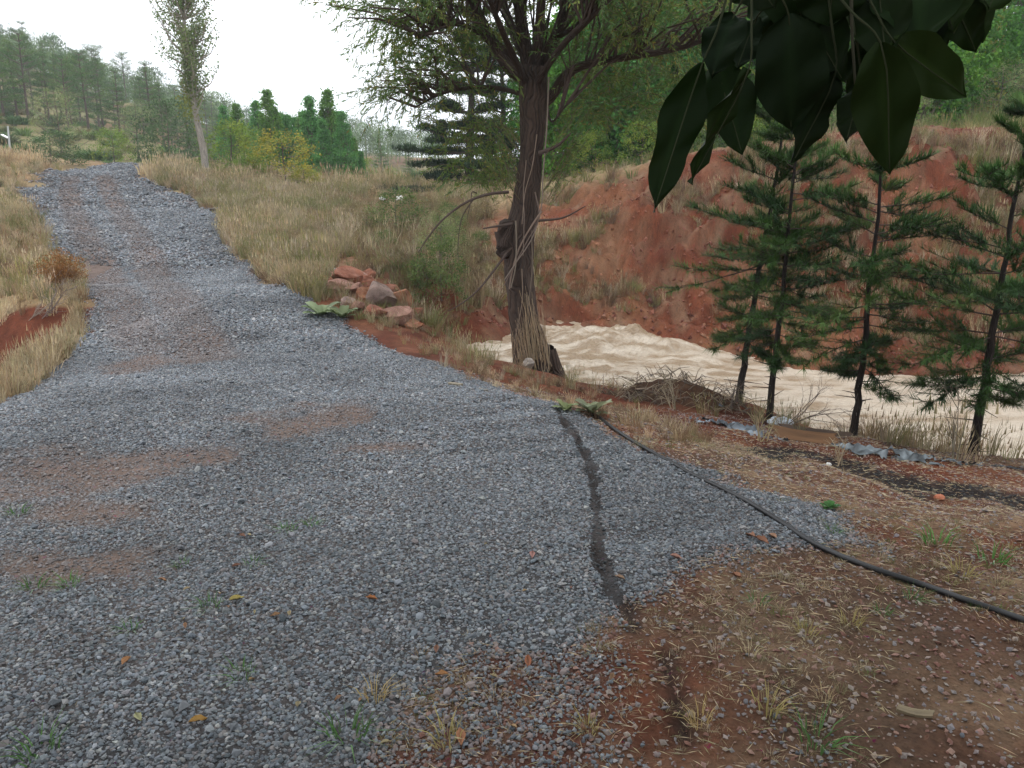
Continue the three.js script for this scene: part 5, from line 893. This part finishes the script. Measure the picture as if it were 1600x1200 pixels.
// mound of dark earth and brushwood
{
  srand(720);
  const p = G(1050, 622), t = thing('earth_mound', 'dark mound of earth and dead brushwood at the water edge', 'mound', p), g = new Geo(), N = 26;
  const top = (u, v) => { const r = Math.hypot(u, v); return (Math.cos(Math.min(1, r) * Math.PI) * 0.5 + 0.5) * 0.25; };
  for (let j = 0; j <= N; j++) for (let i = 0; i <= N; i++) { const u = i / N * 2 - 1, v = j / N * 2 - 1, x = u * 0.85 + v * 0.15, z = v * 0.45 + u * 0.32, y = top(u, v) + 0.09 * fbm(x * 7, z * 7, 3) * (1 - Math.hypot(u, v) * 0.5), c = vary(mixc([0.07, 0.048, 0.035], [0.12, 0.065, 0.04], clamp(0.5 + fbm(x * 5, z * 5, 2))), 0.3); g.v(x, Math.max(-0.2, H(p.x + x, p.z + z) - p.y) + y - 0.03, z, c, x, z); }
  for (let j = 0; j < N; j++) for (let i = 0; i < N; i++) { const a = j * (N + 1) + i, b = a + N + 1; g.t(a, b, a + 1); g.t(a + 1, b, b + 1); }
  g.build('soil', soilMat, t); const s = new Geo();
  for (let k = 0; k < 210; k++) { const u = rr(-0.9, 0.9), v = rr(-0.3, 0.9), x = u * 0.85 + v * 0.15, z = v * 0.45 + u * 0.32, y = H(p.x + x, p.z + z) - p.y + top(u, v), a = rr(0, 6.3), L = rr(0.08, 0.32); s.tube([V(x, y, z), V(x + Math.cos(a) * L * 0.5, y + rr(0.02, 0.1), z + Math.sin(a) * L * 0.5), V(x + Math.cos(a) * L, y + rr(-0.02, 0.12), z + Math.sin(a) * L)], [0.005, 0.004, 0.002], 3, vary(pick([[0.2, 0.16, 0.12], [0.12, 0.09, 0.07], [0.28, 0.22, 0.15]]), 0.3)); }
  s.build('brushwood', plainMat, t, 'stuff');
}
// bare dead shrubs
function deadShrub(px, py, h, lean, col, label, seed, forks = 3) {
  srand(seed); const p = G(px, py), t = thing('dead_shrub', label, 'shrub', p), g = new Geo();
  const grow2 = (o, d, L, r, lev) => { const q = [o]; const dd = d.clone(); for (let k = 0; k < 4; k++) { dd.addScaledVector(rnd3(), 0.16); dd.normalize(); q.push(q[k].clone().addScaledVector(dd, L / 4)); } g.tube(q, grad(r, r * 0.5, 5), 4, vary(col, 0.2)); if (lev) for (let k = 0; k < forks; k++) grow2(q[1 + Math.floor(R() * 4)], dd.clone().addScaledVector(rnd3(), 0.75).normalize(), L * rr(0.4, 0.75), r * 0.55, lev - 1); };
  for (let k = 0; k < 4; k++) grow2(V(gauss() * 0.03, -0.02, gauss() * 0.03), V(lean + gauss() * 0.4, 1, gauss() * 0.3).normalize(), h * rr(0.6, 1), 0.006, 3);
  g.build('stems', plainMat, t); return t;
}
deadShrub(1225, 668, 0.5, 0.9, [0.2, 0.16, 0.13], 'bare grey twiggy shrub leaning right over the river behind the boards', 801);
deadShrub(1190, 690, 0.3, 0, [0.36, 0.3, 0.17], 'straw coloured dead weed in front of the left plastic sheet', 802, 2);
deadShrub(1140, 640, 0.3, 0.3, [0.15, 0.12, 0.1], 'dark dead twigs at the foot of the leaning pine', 803);
deadShrub(1055, 640, 0.3, -0.2, [0.3, 0.25, 0.17], 'dry weed stalks in front of the dark earth mound', 804);
deadShrub(1310, 728, 0.2, 0.1, [0.32, 0.25, 0.16], 'small dry weed rooted in the burnt strip', 805, 2);
deadShrub(900, 575, 0.55, 0.1, [0.3, 0.24, 0.15], 'thin dry stalks standing against the foaming water right of the willow', 806, 2);
deadShrub(1490, 720, 0.6, 0, [0.2, 0.17, 0.12], 'tall dark dry stalks left of the rightmost pine', 807, 2);
deadShrub(70, 495, 0.7, 0.8, [0.2, 0.16, 0.15], 'heap of grey dead branches above the left gully', 808);
deadShrub(45, 500, 0.6, 1.1, [0.3, 0.25, 0.2], 'pale dead branches lying beside the left gully', 809);
// rust coloured dead weed on the left verge
{ srand(820); const p = G(100, 452), t = thing('rusty_weed', 'rust brown dead bushy weed on the left verge of the road', 'plant', p), g = new Geo(); for (let k = 0; k < 900; k++) { const a = rr(0, 6.3), r = Math.sqrt(R()) * 0.36, h = rr(0.2, 0.62) * (1.1 - r), q = V(Math.cos(a) * r * 0.4, rr(0, 0.1), Math.sin(a) * r * 0.4), e = V(Math.cos(a) * r, h, Math.sin(a) * r), d = e.clone().sub(q), L = d.length(); g.needle(q, d.normalize(), L, 0.008, vary([0.24, 0.12, 0.045], 0.35)); for (let m = 0; m < 2; m++) g.leaf(e.clone().add(V(gauss() * 0.03, gauss() * 0.04, gauss() * 0.03)), rnd3(), rnd3(), 0.03, 0.02, vary([0.25, 0.12, 0.04], 0.35)); } g.build('stalks', strawMat, t, 'stuff'); }
// broad leaved rosettes
function rosette(px, py, s, label, seed, pal = [0.2, 0.25, 0.13]) {
  srand(seed); const p = G(px, py), t = thing('rosette_plant', label, 'plant', p);
  for (let k = 0; k < 13; k++) {
    const a = k * 2.4 + gauss() * 0.2, L = s * rr(0.6, 1.1), up = rr(0.3, 1.2), g = new Geo(), c = vary(pal, 0.25), w = L * rr(0.4, 0.55), dx = Math.cos(a), dz = Math.sin(a);
    for (let i = 0; i <= 6; i++) { const f = i / 6, pr = Math.pow(Math.sin(Math.PI * clamp(0.08 + f * 0.9)), 0.7); for (const e of [-1, 0, 1]) g.v(dx * L * f * (1 - 0.25 * up * f) - dz * e * w * 0.5 * pr, L * up * (f - 0.55 * f * f) + Math.abs(e) * w * 0.14 * pr + 0.005, dz * L * f * (1 - 0.25 * up * f) + dx * e * w * 0.5 * pr, e ? c : c.map((q) => q * 1.25)); }
    for (let i = 0; i < 6; i++) for (let j = 0; j < 2; j++) { const q = i * 3 + j; g.t(q, q + 3, q + 1); g.t(q + 1, q + 3, q + 4); }
    g.build('leaf', leafMat, t);
  }
}
rosette(502, 494, 0.34, 'pale green rosette plant in front of the rock pile, left of two', 831); rosette(535, 498, 0.3, 'pale green rosette plant at the foot of the rock pile, right of two', 832);
rosette(925, 648, 0.24, 'grey green rosette plant where the hose begins', 833, [0.2, 0.22, 0.13]); rosette(885, 642, 0.13, 'small rosette plant left of where the hose begins', 834, [0.19, 0.22, 0.1]); rosette(955, 596, 0.2, 'green rosette plant between the willow and the earth mound', 835, [0.13, 0.2, 0.08]); rosette(1296, 796, 0.07, 'small bright green rosette weed right of the hose', 836, [0.07, 0.18, 0.05]);
// single green and straw tufts on the gravel and earth
function tuft(px, py, s, pal, label, name = 'grass_tuft', geo = TUFT.low, hs = 0.55) { const p = G(px, py), m = new THREE.Mesh(geo, new THREE.MeshPhysicalMaterial({ vertexColors: true, color: new THREE.Color().setRGB(...pal), roughness: 0.9, transmission: 0.25, thickness: 0, side: THREE.DoubleSide })); m.position.copy(p); m.scale.set(s, s * hs, s); m.rotation.y = px; single(m, name, label, 'grass'); }
const GR = [0.08, 0.22, 0.035], GD = [0.07, 0.17, 0.035], YD = [0.45, 0.33, 0.13], YO = [0.36, 0.3, 0.11];
[[450, 829, 0.06, GR, 'left of two small green tufts in the middle of the gravel'], [484, 822, 0.055, GR, 'right of two small green tufts in the middle of the gravel'], [110, 916, 0.07, GR, 'bright green tuft near the left edge of the gravel'], [55, 918, 0.07, GD, 'dull green tuft at the left edge of the gravel'], [330, 950, 0.07, GD, 'green tuft beside a yellow fallen leaf'], [395, 882, 0.06, GD, 'small green tuft above the yellow fallen leaf'], [285, 886, 0.05, GD, 'small faint green tuft in the left gravel'], [30, 803, 0.07, GD, 'green tuft on the reddish patch at the left edge'], [205, 984, 0.05, GR, 'tiny green tuft in the lower left gravel'], [1465, 850, 0.11, GR, 'wide green grass patch on the red earth right of the hose'], [1550, 876, 0.11, GR, 'dense green tuft near the right edge above the hose'], [1300, 832, 0.06, GD, 'small green tuft right beside the hose'], [1505, 897, 0.09, YO, 'yellow green tuft just above the hose at right'], [1425, 936, 0.07, GD, 'green tuft just below the hose at right'], [1185, 942, 0.06, GD, 'green tuft at the corner of the gravel'], [1380, 958, 0.05, GD, 'small green tuft below the hose on red earth'], [1275, 1160, 0.1, GD, 'green tuft at the bottom among straw'], [65, 1180, 0.09, GD, 'green tuft at the bottom left corner'], [380, 1058, 0.07, GD, 'green tuft in the lower gravel left of the straw'], [545, 1150, 0.1, GD, 'dark green tuft at the bottom where gravel meets earth'],
].forEach(([a, b, s, c, l]) => tuft(a, b, s * 1.8, c, l));
[[585, 1093, 0.12, YD, 'bleached yellow tuft at the edge of the lower gravel'], [1095, 1132, 0.11, YD, 'golden straw tuft beside the dark wet streak'], [920, 1142, 0.1, YO, 'straw tuft left of the dark wet streak at the bottom'], [1330, 975, 0.12, YO, 'straw tuft in the middle of the dry lawn'], [700, 1160, 0.14, YO, 'spreading straw tuft at the bottom centre'], [1200, 1110, 0.13, YO, 'spreading straw tuft right of the golden one'], [1260, 990, 0.1, YO, 'low straw tuft left of the dry lawn middle']].forEach(([a, b, s, c, l]) => tuft(a, b, s, c, l, 'straw_tuft', TUFT.low, 0.7));
// fallen leaves
{
  srand(900);
  const shape = () => { const g = new Geo(), c = [1, 1, 1]; for (let i = 0; i <= 6; i++) { const f = i / 6, w = 0.24 * Math.pow(Math.sin(Math.PI * clamp(0.04 + f * 0.94)), 1.1); for (const e of [-1, 0, 1]) g.v(f - 0.5, 0.5 * Math.abs(e) * w * 2 + 0.4 * (f - 0.5) ** 2 + 0.07 * gauss(), e * w * (0.8 + 0.3 * R()), e ? c : [0.8, 0.8, 0.8]); } for (let i = 0; i < 6; i++) for (let j = 0; j < 2; j++) { const q = i * 3 + j; g.t(q, q + 3, q + 1); g.t(q + 1, q + 3, q + 4); } return g.geometry(); };
  const shapes = [shape(), shape(), shape()], put = (px, py, s, c, l, grp) => { const p = G(px, py), m = new THREE.Mesh(pick(shapes), std({ color: new THREE.Color().setRGB(c[0] * 0.75, c[1] * 0.7, c[2] * 0.75), roughness: 0.8 })); m.position.copy(p); m.position.y += 0.014; m.scale.setScalar(s); m.rotation.set(rr(-0.3, 0.3), rr(0, 6), rr(-0.3, 0.3)); single(m, 'fallen_leaf', l, 'leaf', grp); };
  [[198, 1040, 0.06, [0.4, 0.2, 0.07], 'orange fallen leaf in the lower left gravel'], [370, 942, 0.06, [0.45, 0.38, 0.1], 'yellow fallen leaf in the left gravel'], [217, 1127, 0.045, [0.4, 0.42, 0.2], 'pale green fallen leaf in the bottom left gravel'], [580, 941, 0.05, [0.42, 0.17, 0.05], 'orange fallen leaf at the top of the mixed ground'], [832, 872, 0.055, [0.42, 0.22, 0.17], 'pinkish fallen leaf left of the dark wet streak'], [1056, 876, 0.055, [0.45, 0.25, 0.17], 'pinkish fallen leaf right of the dark wet streak'], [968, 908, 0.045, [0.36, 0.24, 0.14], 'tan fallen leaf touching the dark wet streak'], [310, 1133, 0.055, [0.45, 0.27, 0.06], 'golden fallen leaf near the bottom left'], [720, 1158, 0.06, [0.42, 0.2, 0.09], 'orange fallen leaf at the bottom centre'], [1172, 842, 0.07, [0.34, 0.17, 0.09], 'left brown curled leaf in the heap below the hose'], [1190, 850, 0.075, [0.3, 0.14, 0.07], 'middle brown curled leaf in the heap below the hose'], [1206, 843, 0.065, [0.38, 0.22, 0.12], 'right brown curled leaf in the heap below the hose'], [690, 1060, 0.045, [0.45, 0.23, 0.08], 'small orange fallen leaf on the mixed ground'], [825, 1040, 0.05, [0.36, 0.14, 0.06], 'red brown fallen leaf on the mixed ground'], [1150, 905, 0.06, [0.33, 0.15, 0.07], 'brown fallen leaf at the corner of the gravel']].forEach((a) => put(...a));
  for (let k = 0; k < 34; k++) { const px = rr(250, 1500), py = rr(840, 1190); put(px, py, rr(0.02, 0.04), vary(pick([[0.3, 0.17, 0.08], [0.4, 0.27, 0.12], [0.22, 0.11, 0.06], [0.38, 0.32, 0.16]]), 0.2), 'small withered leaf scattered on the ground', 'small withered leaves on the ground'); }
}
// post with a white panel on the left slope
{
  const p = gp(18, 36, 260); p.y = H(p.x, p.z); const t = thing('lamp_post', 'thin grey post with a small white tilted panel on the left slope', 'post', p), A = (px, py) => at(px, py, 36).sub(p);
  new Geo().tube([V(0, -0.1, 0), A(14, 216), A(12, 197)], [0.045, 0.04, 0.035], 8, [0.42, 0.44, 0.43]).build('pole', plainMat, t);
  new Geo().tube([A(13, 216), A(2, 210)], [0.02, 0.02], 6, [0.45, 0.45, 0.45]).build('arm', plainMat, t);
  const b = new THREE.Mesh(new THREE.BoxGeometry(0.3, 0.05, 0.16), new THREE.MeshStandardMaterial({ color: 0xf2f2f2, roughness: 0.5 })); b.position.copy(A(8, 213)); b.rotation.z = -0.5; b.name = 'white_panel'; t.add(b);
}
renderer.render(scene, camera);
